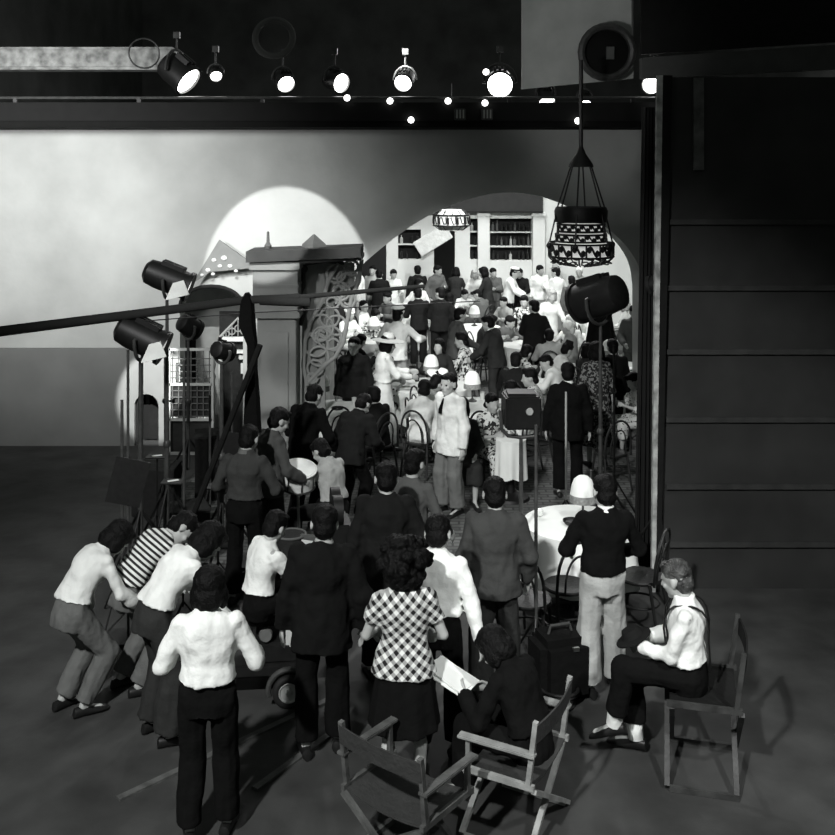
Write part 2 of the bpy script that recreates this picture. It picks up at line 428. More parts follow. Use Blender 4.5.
    if hat:
        k = MB(); ax = R @ V((0, -.12, 1)); c0 = H(0, -.012, .075)
        if hat == 'brim': k.lathe([(.001, .105), (.06, .09), (.083, .06), (.09, .005), (.12, -.004), (.24, -.03), (.245, -.024), (.12, .006)], c0, 28, ax)
        elif hat == 'cap': k.lathe([(.001, .075), (.09, .078), (.122, .05), (.088, .03), (.090, -.01), (.086, -.012)], c0, 24, ax); k.ball(c0 + R @ V((0, .085, -.005)), (.07, .05, .008), R)
        elif hat == 'fez': k.lathe([(.001, .10), (.062, .10), (.064, .095), (.086, -.005), (.083, -.005)], c0, 24, ax)
        elif hat == 'scarf': k.ball(H(0, -.024, .04), (.096, .108, .10), R, 18); k.ball(H(0, -.09, -.05), (.06, .05, .07), R)
        elif hat == 'fedora': k.lathe([(.001, .11), (.05, .115), (.078, .10), (.09, .02), (.092, .004), (.15, .0), (.155, .006), (.152, .012), (.092, .012)], c0, 28, ax)
        elif hat == 'turban': 
            for q in range(5): k.torus(c0 + ax * (q * .022 - .02), R @ V((.25 * math.sin(q * 2), .2 * math.cos(q * 2), 1)), .085 - q * .012, .03)
        res.append((('head_scarf' if hat == 'scarf' else 'turban' if hat == 'turban' else 'cap' if hat == 'cap' else 'hat'), k.mesh('hat'), 'hat', None))
        if hat in ('cap', 'fedora', 'brim'):
            k = MB(); k.tube([c0 + ax * .0, c0 + ax * .028], [.094, .092], 24); res.append(('hat_band', k.mesh('hat_band'), 'band', None))
    if det == 2 and outfit.get('eyes'):
        for s in (-1, 1):
            k = MB(); k.ball(H(s * .033, .072, .006), (.013, .011, .009), R, 10); res.append(('eye', k.mesh('eye'), 'eye', None))
    if outfit.get('suspenders'):
        for s in (-1, 1):
            k = MB(); pts = []; W = lambda tt: .02 + .17 * tt
            for tt, dd in ((.02, .128), (.12, .124), (.22, .122), (.33, .132), (.41, .122), (.455, .095), (.480, .055)): pts.append((pt(tt) + rr * s * W(tt) - fwd * (dd + .016), -fwd))
            pts.append((pt(.492) + rr * s * .092, ur))
            for tt, dd in ((.48, .055), (.455, .090), (.40, .122), (.33, .134), (.2, .124), (.06, .13)): pts.append((pt(tt) + rr * s * .095 + fwd * (dd + .014), fwd))
            k.loft([k.ring(p, rr, n_, .016, .008, 8) for p, n_ in pts]); res.append(('suspender', k.mesh('suspender'), 'strap', None))
    CACHE[ck] = (res, dict(wr=wr, el=el, hc=hc, R=R, kn=kn, an=an, sh=sh))
    return CACHE[ck]
SHORT = {}
def person(x, y, rz, label, pose, outfit, mats, det=0, fem=False, s=1.0, z=0.0, key=None, group=None):
    key = key or label
    res, J = build_person(pose, outfit, det, fem, key)
    root = empty('person', (x, y, z), math.radians(rz), label, 'person', group); root.scale = (s, s, s)
    D = dict(skin=M_skin, hair=M_hair, top=M_white, bottom=M_dgrey, shoe=M_leather, collar=M_white, tie=M_black, hat=M_white, band=M_black, eye=M_black, strap=M_leather); D.update(mats)
    for nm, me, slot, lab in res: put(nm, me, D[slot], root)
    return root, J
# ================================================================ the setting
M_plaster = mat('plaster_wall', .46, .95, .20, .8, bump=.25, bscale=9)
M_plaster2 = mat('cafe_plaster', .62, .95, .06, 1.5, bump=.2, bscale=9)
M_stage = mat('stage_black_wall', .06, .95, .3, 1)
M_floor = mat('stage_floor_boards', .034, .75, .35, 2.2, bump=.3, bscale=6)
M_panel = mat('flat_back_panel', .022, .9, .25, 2)
M_grille = mat('painted_fretwork', .30, .8, .08, 6)
M_col = mat('painted_pilaster', .24, .85, .08, 3, bump=.15, bscale=20)
M_corn = mat('dark_cornice_paint', .045, .8, .2, 4)
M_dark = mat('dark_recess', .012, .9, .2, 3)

def struct(o): o['kind'] = 'structure'; return o
m = MB(); m.box((0, 14, -.05), (34, 40, .1)); struct(m.make('floor', M_floor, smooth=False))
# paved cafe floor
def brick_mat():
    m = bpy.data.materials.new('cafe_paving'); m.use_nodes = True; nt = m.node_tree; L = nt.links; b = nt.nodes['Principled BSDF']
    tc = nod(nt, 'ShaderNodeTexCoord'); br = nod(nt, 'ShaderNodeTexBrick'); L.new(tc.outputs['Object'], br.inputs['Vector'])
    br.inputs['Scale'].default_value = 2.6; br.inputs['Mortar Size'].default_value = .035
    br.inputs['Color1'].default_value = (.115, .12, .115, 1); br.inputs['Color2'].default_value = (.06, .063, .06, 1); br.inputs['Mortar'].default_value = (.03, .031, .03, 1)
    L.new(br.outputs['Color'], b.inputs['Base Color']); b.inputs['Roughness'].default_value = .8
    bp = nod(nt, 'ShaderNodeBump'); bp.inputs['Strength'].default_value = .5; L.new(br.outputs['Fac'], bp.inputs['Height']); bp.invert = True; L.new(bp.outputs[0], b.inputs['Normal'])
    return m
m = MB(); m.box((1.8, 18.2, .006), (9.6, 15.6, .012)); o = struct(m.make('floor_paving', brick_mat(), smooth=False))
m = MB(); m.box((0, 33.9, 6), (34, .2, 12)); struct(m.make('wall_stage_back', M_stage, smooth=False))
m = MB(); m.box((-9.4, 17, 6), (.2, 34, 12)); struct(m.make('wall_stage_left', M_stage, smooth=False))
m = MB(); m.box((9.4, 17, 6), (.2, 34, 12)); struct(m.make('wall_stage_right', M_stage, smooth=False))

# the set wall with its wide arch (one plaster flat, 0.6 m deep)
YA = 15.0
arc_px = [(330, 447), (330, 310), (340, 290), (352, 274), (365, 262), (384, 246), (401, 233), (422, 219), (450, 205), (480, 195.5), (508, 191.5), (538, 195), (566, 204), (592, 217), (614, 233), (630, 250), (640, 268), (643, 290), (643, 447)]
def smoothp(pts, k=2):
    for _ in range(k):
        out = [pts[0]]
        for a, b in zip(pts[:-1], pts[1:]): out += [(a[0] * .75 + b[0] * .25, a[1] * .75 + b[1] * .25), (a[0] * .25 + b[0] * .75, a[1] * .25 + b[1] * .75)]
        out.append(pts[-1]); pts = out
    return pts
arc = [(xat(x, YA), max(0.0, zat(y, YA))) for x, y in arc_px]
arc = [arc[0]] + smoothp(arc[1:-1]) + [arc[-1]]
ZT = zat(129, YA)
poly = [(-9.25, 0), (-9.25, ZT), (5.2, ZT), (5.2, 0)]
# niche and little arched window are separate cut-outs, bridged as quads strips
m = MB()
def wall_cut(m, x0, x1, hole, y0, y1, zt):
    """wall from x0 to x1, with an opening whose outline goes up, over and down to the floor"""
    pl = [(x0, 0), (x0, zt), (x1, zt), (x1, 0)] + hole[::-1]
    # triangulate safely: vertical strips over the hole
    xs = [h[0] for h in hole]
    L = [(x0, 0), (hole[0][0], 0), (hole[0][0], zt), (x0, zt)]; m.prism(L, y0, y1)
    Rr = [(hole[-1][0], 0), (x1, 0), (x1, zt), (hole[-1][0], zt)]; m.prism(Rr, y0, y1)
    for a, b in zip(hole[:-1], hole[1:]):
        if b[0] - a[0] > 1e-4: m.prism([(a[0], a[1]), (b[0], b[1]), (b[0], zt), (a[0], zt)], y0, y1)
XN0, XN1 = xat(180, YA), xat(243, YA)
zs = zat(306, YA); zt_ = zat(286, YA)
niche = [(XN0, 0), (XN0, zs)] + [(XN0 + (XN1 - XN0) * (.5 - .5 * math.cos(PI * i / 14)), zs + (zt_ - zs) * math.sin(PI * i / 14)) for i in range(1, 14)] + [(XN1, zs), (XN1, 0)]
xm = xat(262, YA)
wx0, wx1 = xat(137, YA), xat(161, YA); wz0, wz1 = zat(432, YA), zat(404, YA); wt = zat(392, YA)
win = [(wx0, 0), (wx0, wz1)] + [(wx0 + (wx1 - wx0) * (.5 - .5 * math.cos(PI * i / 12)), wz1 + (wt - wz1) * math.sin(PI * i / 12)) for i in range(1, 12)] + [(wx1, wz1), (wx1, 0)]
xw = xat(172, YA)
wall_cut(m, -9.25, xw, win, YA, YA + .35, ZT)
wall_cut(m, xw, xm, niche, YA, YA + .35, ZT)
wall_cut(m, xm, 5.2, arc, YA, YA + .75, ZT)
bmesh.ops.remove_doubles(m.bm, verts=m.bm.verts[:], dist=1e-5)
struct(m.make('wall_arch', M_plaster, smooth=False))
# recess behind the niche and the little window
m = MB(); m.box(((wx0 + wx1) / 2, YA + .9, .7), (1.0, .04, 1.6)); struct(m.make('wall_window_backing', M_cgrey, smooth=False))
m = MB(); m.box(((XN0 + XN1) / 2 - .1, YA + .95, 1.5), (2.6, .05, 3.0)); struct(m.make('wall_niche_back', mat('niche_plaster', .40, .9), smooth=False))
# dark rim mouldings
def arch_rim(name, pts, w, d, m_, y):
    mm = MB(); P3 = [V((x, y, z)) for x, z in pts]
    mm.tube(P3, w, 8); return mm.make(name, m_)
struct(arch_rim('trim_1', niche[1:-1], .028, 0, M_dark, YA - .01))
struct(arch_rim('trim_2', [(win[0][0], .0)] + win[1:-1] + [(win[-1][0], .0)], .03, 0, M_dark, YA - .01))
# little window infill (low dark shutter and pale bars)
t = empty('arched_window', ((wx0 + wx1) / 2, YA + .2, 0), 0, 'small arched window with dark shutter inside the round pool of light on the left wall', 'window')
w2 = wx1 - wx0
m = MB(); m.box((0, 0, .28), (w2 - .02, .05, .52)); m.make('shutter', M_iron, t)
m = MB(); m.box((-w2 * .22, .02, .63), (.05, .03, .2)); m.box((w2 * .2, .02, .63), (.05, .03, .2)); m.make('frame', M_mgrey, t)

# cafe room behind the arch
YB = 26.0
m = MB()
for px0, px1, y0, y1 in ((380, 398, 150, 0), ):
    pass
zc = zat(211, YB)
def bbox(mm, px0, px1, py0, py1, y, d):
    x0, x1 = xat(px0, y), xat(px1, y); z0 = max(0, zat(py1, y)); z1 = zat(py0, y)
    mm.box(((x0 + x1) / 2, y + d / 2, (z0 + z1) / 2), (x1 - x0, d, z1 - z0))
# back wall built round its recesses
m = MB()
bbox(m, 340, 398, 212, 400, YB, .3); bbox(m, 421, 434, 212, 400, YB, .3); bbox(m, 434, 455, 212, 231, YB, .3); bbox(m, 455, 470, 212, 400, YB, .3); bbox(m, 478, 490, 212, 400, YB, .3); bbox(m, 532, 700, 160, 400, YB, .3)
bbox(m, 398, 421, 260, 400, YB, .3); bbox(m, 470, 478, 260, 400, YB, .3); bbox(m, 490, 532, 261, 400, YB, .3); bbox(m, 490, 532, 212, 218, YB, .3); bbox(m, 398, 421, 212, 229, YB, .3); bbox(m, 470, 478, 212, 218, YB, .3)
struct(m.make('wall_cafe_back', M_plaster2, smooth=False))
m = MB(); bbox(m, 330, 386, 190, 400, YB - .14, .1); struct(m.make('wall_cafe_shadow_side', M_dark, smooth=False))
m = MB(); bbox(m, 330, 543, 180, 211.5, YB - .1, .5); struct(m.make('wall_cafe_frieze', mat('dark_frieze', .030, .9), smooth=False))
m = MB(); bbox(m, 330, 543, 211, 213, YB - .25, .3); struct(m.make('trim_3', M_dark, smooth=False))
m = MB(); m.box((6.6, 20.9, 2.4), (.2, 10.2, 4.8)); struct(m.make('wall_cafe_right', M_plaster2, smooth=False))
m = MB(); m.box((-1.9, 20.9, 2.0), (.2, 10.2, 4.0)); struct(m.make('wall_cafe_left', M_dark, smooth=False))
# pilasters
for i, (a, b) in enumerate(((386.5, 398), (478, 489.5), (533, 545))):
    m = MB(); bbox(m, a, b, 214, 330, YB - .16, .16); bbox(m, a - .8, b + .8, 213, 216, YB - .2, .2)
    struct(m.make('trim_%d' % (4 + i), M_plaster2, smooth=False))
# bottle cabinet
def cabinet(px0, px1, py0, py1, rows, label, nm, bot):
    x0, x1 = xat(px0, YB), xat(px1, YB); z0, z1 = zat(py1, YB), zat(py0, YB)
    t = empty(nm, ((x0 + x1) / 2, YB + .22, z0), 0, label, 'cabinet')
    m = MB(); m.box((0, .10, (z1 - z0) / 2), (x1 - x0, .04, z1 - z0)); m.make('back_panel', M_dark, t)
    zz = []
    for i in range(rows + 1):
        z = (z1 - z0) * i / rows; zz.append(z)
        m = MB(); m.box((0, -.06, z), (x1 - x0, .30, .03)); m.make('shelf', M_cream, t)
    rs = random.Random(5)
    for i in range(rows):
        n = bot
        for k in range(n):
            if rs.random() < .2: continue
            x = (x1 - x0) * ((k + .5) / n - .5) * .94 + rs.uniform(-.01, .01); h = rs.uniform(.20, .30); r = rs.uniform(.03, .042)
            m = MB(); m.lathe([(r, 0), (r, h * .6), (r * .8, h * .7), (r * .32, h * .78), (r * .3, h), (.001, h)], n=8)
            b = m.make('bottle', rs.choice([M_bottle, M_bottle, M_mgrey, M_bottle2]))
            b.location = (t.location.x + x, YB + .14, z0 + zz[i] + .016)
            tag(b, 'small bottle standing on the wall cabinet shelves behind the café crowd', 'bottle', 'bottles on the café cabinet shelves')
    return t
cabinet(490, 532, 218, 261, 3, 'dark shelved bottle cabinet set in the pale back wall of the café', 'bottle_cabinet', 9)
cabinet(398, 421, 229, 260, 2, 'shelved recess in the back wall at the far left of the arch', 'shelf_cabinet', 4)
cabinet(470, 478, 218, 260, 3, 'narrow shelf recess beside the pale pilaster in the back wall', 'narrow_shelf', 2)
# framed pale awning / drape shapes left of centre on back wall
m = MB(); m.box((0, 0, 0), (.95, .05, .42), Matrix.Rotation(-.55, 3, 'Y'), .01); o = m.make('awning_panel', M_cream)
o.location = (xat(433, YB - .3), YB - .3, zat(240, YB - .3)); tag(o, 'slanted pale panel on the back wall under the round lantern', 'panel')

# ---------------- rig above the wall
t = empty('catwalk', (0, 14.6, zat(130, 14.6)), 0, 'dark timber catwalk running along the top of the set wall', 'catwalk')
zr = .02
m = MB(); m.box((-2.2, 0, .06 + zr), (14.6, .9, .12), None, .01); m.make('deck', M_cgrey, t)
m = MB(); m.box((-2.2, -.47, .22 + zr), (14.6, .05, .26)); m.make('fascia', mat('fascia_black', .007, .9, .2), t)
m = MB(); m.tube([(-9.4, -.42, .42 + zr), (4.9, -.42, .42 + zr)], .02, 8); m.make('rail', M_iron2, t)
for i in range(9):
    m = MB(); m.bar((-9.2 + i * 1.75, -.42, .1), (-9.2 + i * 1.75, -.42, .44), .05, .05); m.make('rail_post', M_iron, t)
def aim_rot(d): return V(d).to_track_quat('-Y', 'Z')
def studio_lamp(loc, d, r, label, stand=0.0, lit=True, depth=None, group=None, big=False, lensmat=None):
    """fresnel lamp: its lens looks along d"""
    t = empty('studio_lamp', loc, 0, label, 'studio lamp', group)
    dd = V(d).normalized(); depth = depth or r * 2.2
    m = MB(); m.lathe([(r * .55, -depth), (r * .9, -depth * .92), (r, -depth * .7), (r, -.02), (r * 1.12, -.02), (r * 1.12, .02), (r * .96, .02), (r * .96, -.03)], (0, 0, 0), 24, dd)
    rr, uu, _ = frame_from(dd)
    for k in (-1, 0, 1): m.bar(uu * (r * 1.02) + rr * (k * r * .4) - dd * depth * .7, uu * (r * 1.02) + rr * (k * r * .4) - dd * .1, .03 * r / .15, .05 * r / .15)
    m.make('housing', M_iron, t)
    m = MB(); m.lathe([(.001, .0), (r * .55, -.004), (r * .94, -.02), (r * .94, -.028), (.001, -.03)], (0, 0, 0), 24, dd); m.make('lens', lensmat or (M_lens if lit else M_dgrey), t)
    c = -dd * depth * .5
    m = MB(); hz = V((rr.x, rr.y, 0)).normalized() if abs(rr.z) < .9 else V((1, 0, 0))
    pts = [c + hz * r * 1.15]
    sgn = -1 if stand else 1
    for a in range(0, 181, 20): a = math.radians(a); pts.append(c + hz * (r * 1.3 * math.cos(a)) + V((0, 0, sgn * r * 1.45 * math.sin(a))))
    pts.append(c - hz * r * 1.15)
    m.tube(pts, .014 + r * .03, 8); m.make('yoke', M_iron2, t)
    if stand:
        b = c + V((0, 0, -r * 1.45)); fl = V((b.x, b.y, -loc[2]))
        m = MB(); m.tube([b, fl + V((0, 0, .35))], [.018, .026], 8); m.ball(fl + V((0, 0, 1.2)), (.04, .04, .05)); m.make('stand_pole', M_iron2, t)
        for k in range(3):
            a = k * 2 * PI / 3 + .4; m = MB(); m.tube([fl + V((0, 0, .75)), fl + V((.5 * math.cos(a), .5 * math.sin(a), .02))], .014, 8); m.make('leg', M_iron, t)
    elif not stand and lit is not None:
        m = MB(); m.tube([c + V((0, 0, r * 1.4)), c + V((0, 0, r * 1.4 + .25))], .016, 8); m.box(c + V((0, 0, r * 1.4 + .22)), (.09, .07, .09)); m.make('clamp', M_iron2, t)
    return t
rigl = [ # px, py, radius px, direction, words
    (188, 81, 15, (.75, -.27, -.61), 'rig lamp seen nearly edge-on at the left end of the catwalk'),
    (216, 76, 6, (.2, -.7, -.5), 'small rig lamp with a dim split face beside the edge-on one'),
    (286, 84, 9, (.5, -.9, -.55), 'lit rig lamp under the hanging ring'),
    (341, 83, 10, (.75, -.8, -.3), 'tilted rig lamp above the middle of the bare wall'),
    (403, 83, 9, (-.25, -1, -.5), 'round rig lamp between the tilted one and the large disc'),
    (500, 85, 13, (-.06, -1, -.28), 'largest and brightest round lamp of the catwalk'),
    (547, 101, 8, (.1, -.6, -.8), 'low downturned rig lamp right of the brightest one'),
    (585, 103, 6, (0, -.5, -.8), 'small rig lamp above the chandelier rod'),
    (651, 85, 9, (-.5, -.8, -.2), 'lit lamp beside the top of the tall timber post')]
YL = 14.35
for px, py, r, d, w in rigl:
    y = YL if px < 640 else 11.2
    studio_lamp((xat(px, y), y, zat(py, y)), d, r * y / F, w)
for px, py in ((347, 98), (390, 101), (448, 101), (485, 103), (486, 72), (578, 121), (411, 120)):
    r = 3.2 * YL / F
    m = MB(); m.lathe([(.001, .03), (r, 0), (r * .9, -.05), (.001, -.06)], (0, 0, 0), 12, (0, -1, -.2)); o = m.make('work_bulb', mat('bulb_glow', .8, .4, emit=3.5 if px > 150 else 1))
    o.location = (xat(px, YL - .3), YL - .3, zat(py, YL - .3)); tag(o, 'small glowing bulb hanging among the catwalk lamps', 'bulb', 'small bulbs strung along the catwalk')
# two small louvred boxes on the catwalk edge
for px, w in ((460, 'left of the pair'), (487, 'right of the pair')):
    y = 14.05
    t = empty('louvre_box', (xat(px, y), y, zat(120, y)), 0, 'small louvred box on the catwalk edge, ' + w, 'box')
    m = MB(); m.box((0, 0, .08), (.16, .12, .16), None, .01); m.make('housing', M_iron2, t)
    m = MB()
    for k in (-1, 0, 1): m.box((k * .045, -.07, .08), (.02, .02, .12))
    m.make('louvre', M_lgrey, t)
# overhead hanging things
y = 13.2
t = empty('hanging_board', (xat(561, y), y, zat(62, y)), 0, 'large grey overhead board hanging right of the brightest rig lamp', 'board')
m = MB(); m.prism([(-.52, -.36), (.95, -.22), (.95, 1.0), (-.52, 1.0)], -.03, .03); m.make('board', mat('overhead_board', .42, .9, .12, 3), t)
t = empty('ventilator_fan', (xat(607, 12.9), 12.9, zat(52, 12.9)), 0, 'round dark overhead drum hanging in front of the grey board', 'fan')
m = MB(); m.torus((0, 0, 0), (0, -1, -.1), .33, .05); m.make('ring', M_iron2, t)
m = MB(); m.lathe([(.001, -.04), (.12, -.03), (.31, .05), (.31, .09), (.001, .1)], (0, 0, 0), 24, (0, 1, 0)); m.make('drum', M_cgrey, t)
m = MB(); m.box((.03, -.06, -.02), (.10, .04, .16)); m.make('hub', M_mgrey, t)
m = MB(); m.tube([(.33, 0, -.2), (.33, 0, 1.2)], .014, 6); m.make('hanger', M_mgrey, t)
t = empty('overhead_beam', (xat(735, 10.6), 10.6, zat(64, 10.6)), 0, 'long grey overhead beam crossing behind the top of the tall black flat', 'beam')
m = MB(); m.prism([(-1.0, -.16), (4.6, .12), (4.6, .44), (-1.0, .06)], -.06, .06); m.make('board', mat('overhead_beam_paint', .05, .9), t)
m = MB(); m.prism([(-1.0, .1), (4.6, .46), (4.6, 1.6), (-1.0, 1.6)], -.03, .03); m.make('upper_board', M_cgrey, t)
y = 14.2
t = empty('duct', (xat(148, y), y, zat(57, y)), 0, 'pale grey ventilation duct with a riveted end above the left of the catwalk', 'duct')
m = MB(); m.box((-1.75, .5, .02), (4.1, .4, .33), None, .04); m.make('casing', mat('duct_metal', .22, .6, .6, 7), t)
m = MB(); m.torus((-.05, -.02, .05), (.3, -1, 0), .21, .012); m.make('hoop', M_iron2, t)
m = MB(); m.torus((0, 0, 0), (0, -1, .15), .26, .045, 28, 8); o = m.make('hanging_ring', M_mgrey); o.location = (xat(274, 13.8), 13.8, zat(38, 13.8)); tag(o, 'grey metal ring hanging above the lamp left of centre', 'ring')

# ---------------- tall black flat and its timber edge at right
yf = 9.76
t = empty('tall_flat', (xat(664, yf), yf, 0), 0, 'tall black scenery flat with horizontal battens filling the right side', 'scenery flat')
m = MB(); m.box((2.15, .05, 2.5), (4.3, .03, 5.02)); m.make('panel', M_panel, t)
for py in (222, 288, 352, 420, 487, 545): 
    m = MB(); m.box((2.15, .02, zat(py, yf)), (4.25, .04, .05)); m.make('batten', mat('flat_batten', .027, .85, .3), t)
m = MB(); m.box((.34, .015, 4.55), (.10, .035, .9)); m.make('patch', mat('scuffed_timber', .08, .9, .5, 8), t)
t2 = empty('timber_post', (xat(652, yf), yf - .02, 0), 0, 'tall pale-edged timber post with paint-splashed face, at the edge of the black flat', 'post')
m = MB(); m.prism([(-.015, .0), (.025, 0), (.095, 5.02), (.04, 5.02)], -.03, .03)
m.make('pale_edge', mat('paint_splashed_timber', .30, .85, .55, 9), t2)
m = MB(); m.prism([(.027, 0), (.07, 0), (.19, 5.02), (.097, 5.02)], -.02, .04); m.make('dark_edge', M_cgrey, t2)
# black masking drape between the arch and the post
m = MB(); n = 40; rg = []
for k in range(9):
    z = k / 8 * 4.75; w = .095 - .03 * (k / 8); cx = -.04 + .05 * (k / 8)
    rg.append([m.bm.verts.new((cx + w * math.cos(2 * PI * i / n) * (1 + .12 * math.sin(i * 1.3 + k * .2)), .07 * math.sin(2 * PI * i / n) * (1 + .5 * math.sin(i * 2.1)), z)) for i in range(n)])
m.loft(rg); m.xf(Matrix.Identity(4)); o = m.make('masking_drape', mat('black_drape', .007, .95, .2, 4)); o.location = (xat(648, 10.4), 10.4, 0); tag(o, 'narrow black masking drape hanging between the arch and the timber post', 'drape')

# ---------------- pilaster gate with fretwork, left of the arch
yg = 13.3
t = empty('carved_gateway', (xat(272, yg), yg, 0), 0, 'grey pilaster with stepped cornice and a carved fretwork bracket beside the arch', 'gateway')
def gx(px): return xat(px, yg) - t.location.x
x0, x1 = gx(257), gx(296)
m = MB(); m.box(((x0 + x1) / 2, .25, zat(318, yg) / 2), (x1 - x0, .5, zat(318, yg)), None, .01)
m.box(((x0 + x1) / 2, -.01, 1.0), ((x1 - x0) * .62, .03, 1.9), None, .008)
m.make('pilaster', M_col, t)
m = MB()
for (a, b, p0, p1, dp) in ((253, 298, 268, 318, .03), (250, 300, 262, 270, .06), (254, 299, 284, 287, .045), (252, 300, 312, 318, .06)):
    m.box(((gx(a) + gx(b)) / 2, .25, (zat(p0, yg) + zat(p1, yg)) / 2), (gx(b) - gx(a), .5 + 2 * dp, zat(p0, yg) - zat(p1, yg)), None, .006)
m.make('capital', M_col, t)
m = MB(); m.prism([(gx(247), zat(262, yg)), (gx(361), zat(257, yg)), (gx(361), zat(247, yg)), (gx(247), zat(251, yg))], -.10, .62)
m.prism([(gx(250), zat(266, yg)), (gx(362), zat(260, yg)), (gx(362), zat(256, yg)), (gx(250), zat(262, yg))], -.05, .6); m.make('cornice', M_corn, t)
m = MB(); m.box(((gx(298) + gx(322)) / 2, .5, zat(330, yg) / 2 + .55), (gx(322) - gx(298), .08, zat(330, yg) + 1.1), None, .006)
m.make('side_panel', mat('fretwork_backing', .26, .9, .08), t)
m = MB(); m.box(((gx(322) + gx(352)) / 2, .52, zat(287, yg)), (gx(352) - gx(322), .06, .55)); m.make('upper_panel', mat('fretwork_backing2', .34, .9, .08), t)
# fretwork scrolls: bracket from the cornice sweeping down to the pilaster
m = MB(); yy = .40
def G(px, py): return V((gx(px), yy, zat(py, yg)))
def scroll(cx, cy, r, tr=.018, a0=0, turns=1.0, n=22, sq=1.0):
    pts = []
    for i in range(n + 1):
        a = a0 + turns * 2 * PI * i / n; q = r * (1 - .55 * i / n) if turns > 1.01 else r
        pts.append(G(cx + q * math.cos(a), cy + q * sq * math.sin(a)))
    m.tube(pts, tr, 8)
m.tube([G(360, 262), G(357, 285), G(350, 300), G(346, 322), G(341, 348), G(333, 362), G(318, 375), G(306, 388)], .03, 8)
m.tube([G(336, 266), G(326, 284), G(320, 305), G(308, 325), G(302, 345), G(300, 372), G(304, 392)], .03, 8)
for cx, cy, r in ((318, 332, 13), (327, 343, 12), (313, 350, 12), (327, 322, 10), (316, 362, 10), (334, 330, 10), (322, 337, 6), (312, 374, 8), (331, 350, 6)): scroll(cx, cy, r)
for cx, cy, r, a in ((333, 276, 11, 0), (346, 282, 12, 2), (338, 296, 11, 4), (350, 270, 9, 1), (330, 306, 9, 3), (345, 304, 9, 5), (318, 340, 9, 2), (309, 384, 6, 0)): scroll(cx, cy, r, .02, a, 1.6)
m.make('fretwork', M_grille, t)
m = MB(); m.tube([G(300, 268), G(300, 290), G(296, 300), G(302, 312), G(297, 330)], .03, 8); m.ball(G(300, 272), (.06, .04, .06)); m.ball(G(299, 305), (.05, .04, .06)); m.tube([G(302, 267), G(322, 264), G(342, 266)], .022, 8); m.make('vine_ornament', M_corn, t)
# little finials on the wall behind
for px, a, b, nm in ((268, 236, 252, 'left'), (314, 238, 250, 'right')):
    m = MB(); y = 14.6; h = zat(a, y) - zat(b, y)
    if nm == 'left': m.lathe([(.03, 0), (.05, .05), (.022, .1), (.018, h), (.001, h + .02)])
    else: m.lathe([(.17, 0), (.16, .05), (.08, .12), (.02, h), (.001, h + .01)], n=4)
    o = m.make('finial', M_mgrey); o.location = (xat(px, yg + .3), yg + .3, zat(257 if nm == 'left' else 255, yg + .3) + .1)
    tag(o, 'thin spike finial on the cornice' if nm == 'left' else 'squat pyramid finial on the cornice', 'finial')

# ---------------- moorish doorway in the niche
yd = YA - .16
t = empty('lattice_shadow_panel', (xat(222, yd), yd, 0), 0, 'gable-shaped grey panel with white dots as a lattice shadow, above the left wall niche', 'gable')  # grey panel and white dots stand in for a lattice shadow on the wall
def tx(px): return xat(px, yd) - t.location.x
m = MB(); m.prism([(tx(192), zat(284, yd)), (tx(210), zat(272, yd)), (tx(252), zat(268, yd)), (tx(250), zat(262, yd)), (tx(219), zat(240, yd))], .0, .05); m.make('panel', mat('gable_shadow_grey', .22, .9, .12, 4), t)
m = MB()
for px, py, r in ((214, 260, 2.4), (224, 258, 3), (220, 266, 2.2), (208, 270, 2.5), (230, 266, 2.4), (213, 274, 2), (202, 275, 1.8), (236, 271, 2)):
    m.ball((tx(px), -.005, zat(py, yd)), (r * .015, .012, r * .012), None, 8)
m.make('shadow_light_dots', M_white, t)
y = YA + .5
t = empty('gabled_doorway', (xat(237, y), y, 0), 0, 'white-framed moorish doorway under a small fretted gable, inside the left niche', 'doorway')
def dx(px): return xat(px, y) - t.location.x
m = MB()
for a, b, c, d in ((219, 256, 337, 341), (219, 222.5, 337, 440), (252.5, 256, 337, 440), (236, 252, 350, 353)): m.box(((dx(a) + dx(b)) / 2, 0, (zat(c, y) + max(0, zat(d, y))) / 2), (dx(b) - dx(a), .08, zat(c, y) - max(0, zat(d, y))))
m.make('frame', M_white, t)
m = MB(); m.box((0, .08, .95), (dx(256) - dx(219), .04, 1.9)); m.make('door_leaf', M_dgrey, t)
m = MB(); gp = [V((dx(220), 0, zat(337, y))), V((dx(238), 0, zat(318, y))), V((dx(256), 0, zat(337, y)))]
m.tube(gp, .022, 8)
for k in range(1, 6):
    f = k / 6; xa = dx(220) + (dx(256) - dx(220)) * f; h = (1 - abs(2 * f - 1)) * (zat(318, y) - zat(337, y))
    m.tube([V((xa, 0, zat(337, y))), V((xa, 0, zat(337, y) + h))], .008, 6)
    m.torus((xa, 0, zat(337, y) + h * .45), (0, 1, 0), .05, .010, 12, 6)
m.make('fretted_gable', M_lgrey, t)
m = MB(); m.box(((dx(238) + dx(252)) / 2, -.02, zat(357, y)), (.22, .04, .10), None, .02); m.box(((dx(238) + dx(252)) / 2, -.02, zat(368, y)), (.12, .03, .16)); m.make('plaque', M_cream, t)
y = YA + .3
t = empty('carved_post', (xat(212, y), y, 0), 0, 'narrow pale carved post between the niche edge and the gabled doorway', 'post')
m = MB(); zt0 = zat(356, y); m.lathe([(.07, 0), (.07, .1), (.045, .15), (.05, zt0 * .5), (.045, zt0 * .7), (.065, zt0 * .75), (.04, zt0 * .8), (.06, zt0 * .9), (.03, zt0), (.001, zt0 + .04)], n=10); m.make('shaft', M_lgrey, t)
y = 14.4
t = empty('lattice_screen', (xat(191, y), y, 0), 0, 'tall grey lattice folding screen standing right of the pool of light', 'screen')
h = zat(348, y); w = .62
m = MB()
for xx in (-w / 2, w / 2): m.box((xx, 0, h / 2), (.035, .04, h))
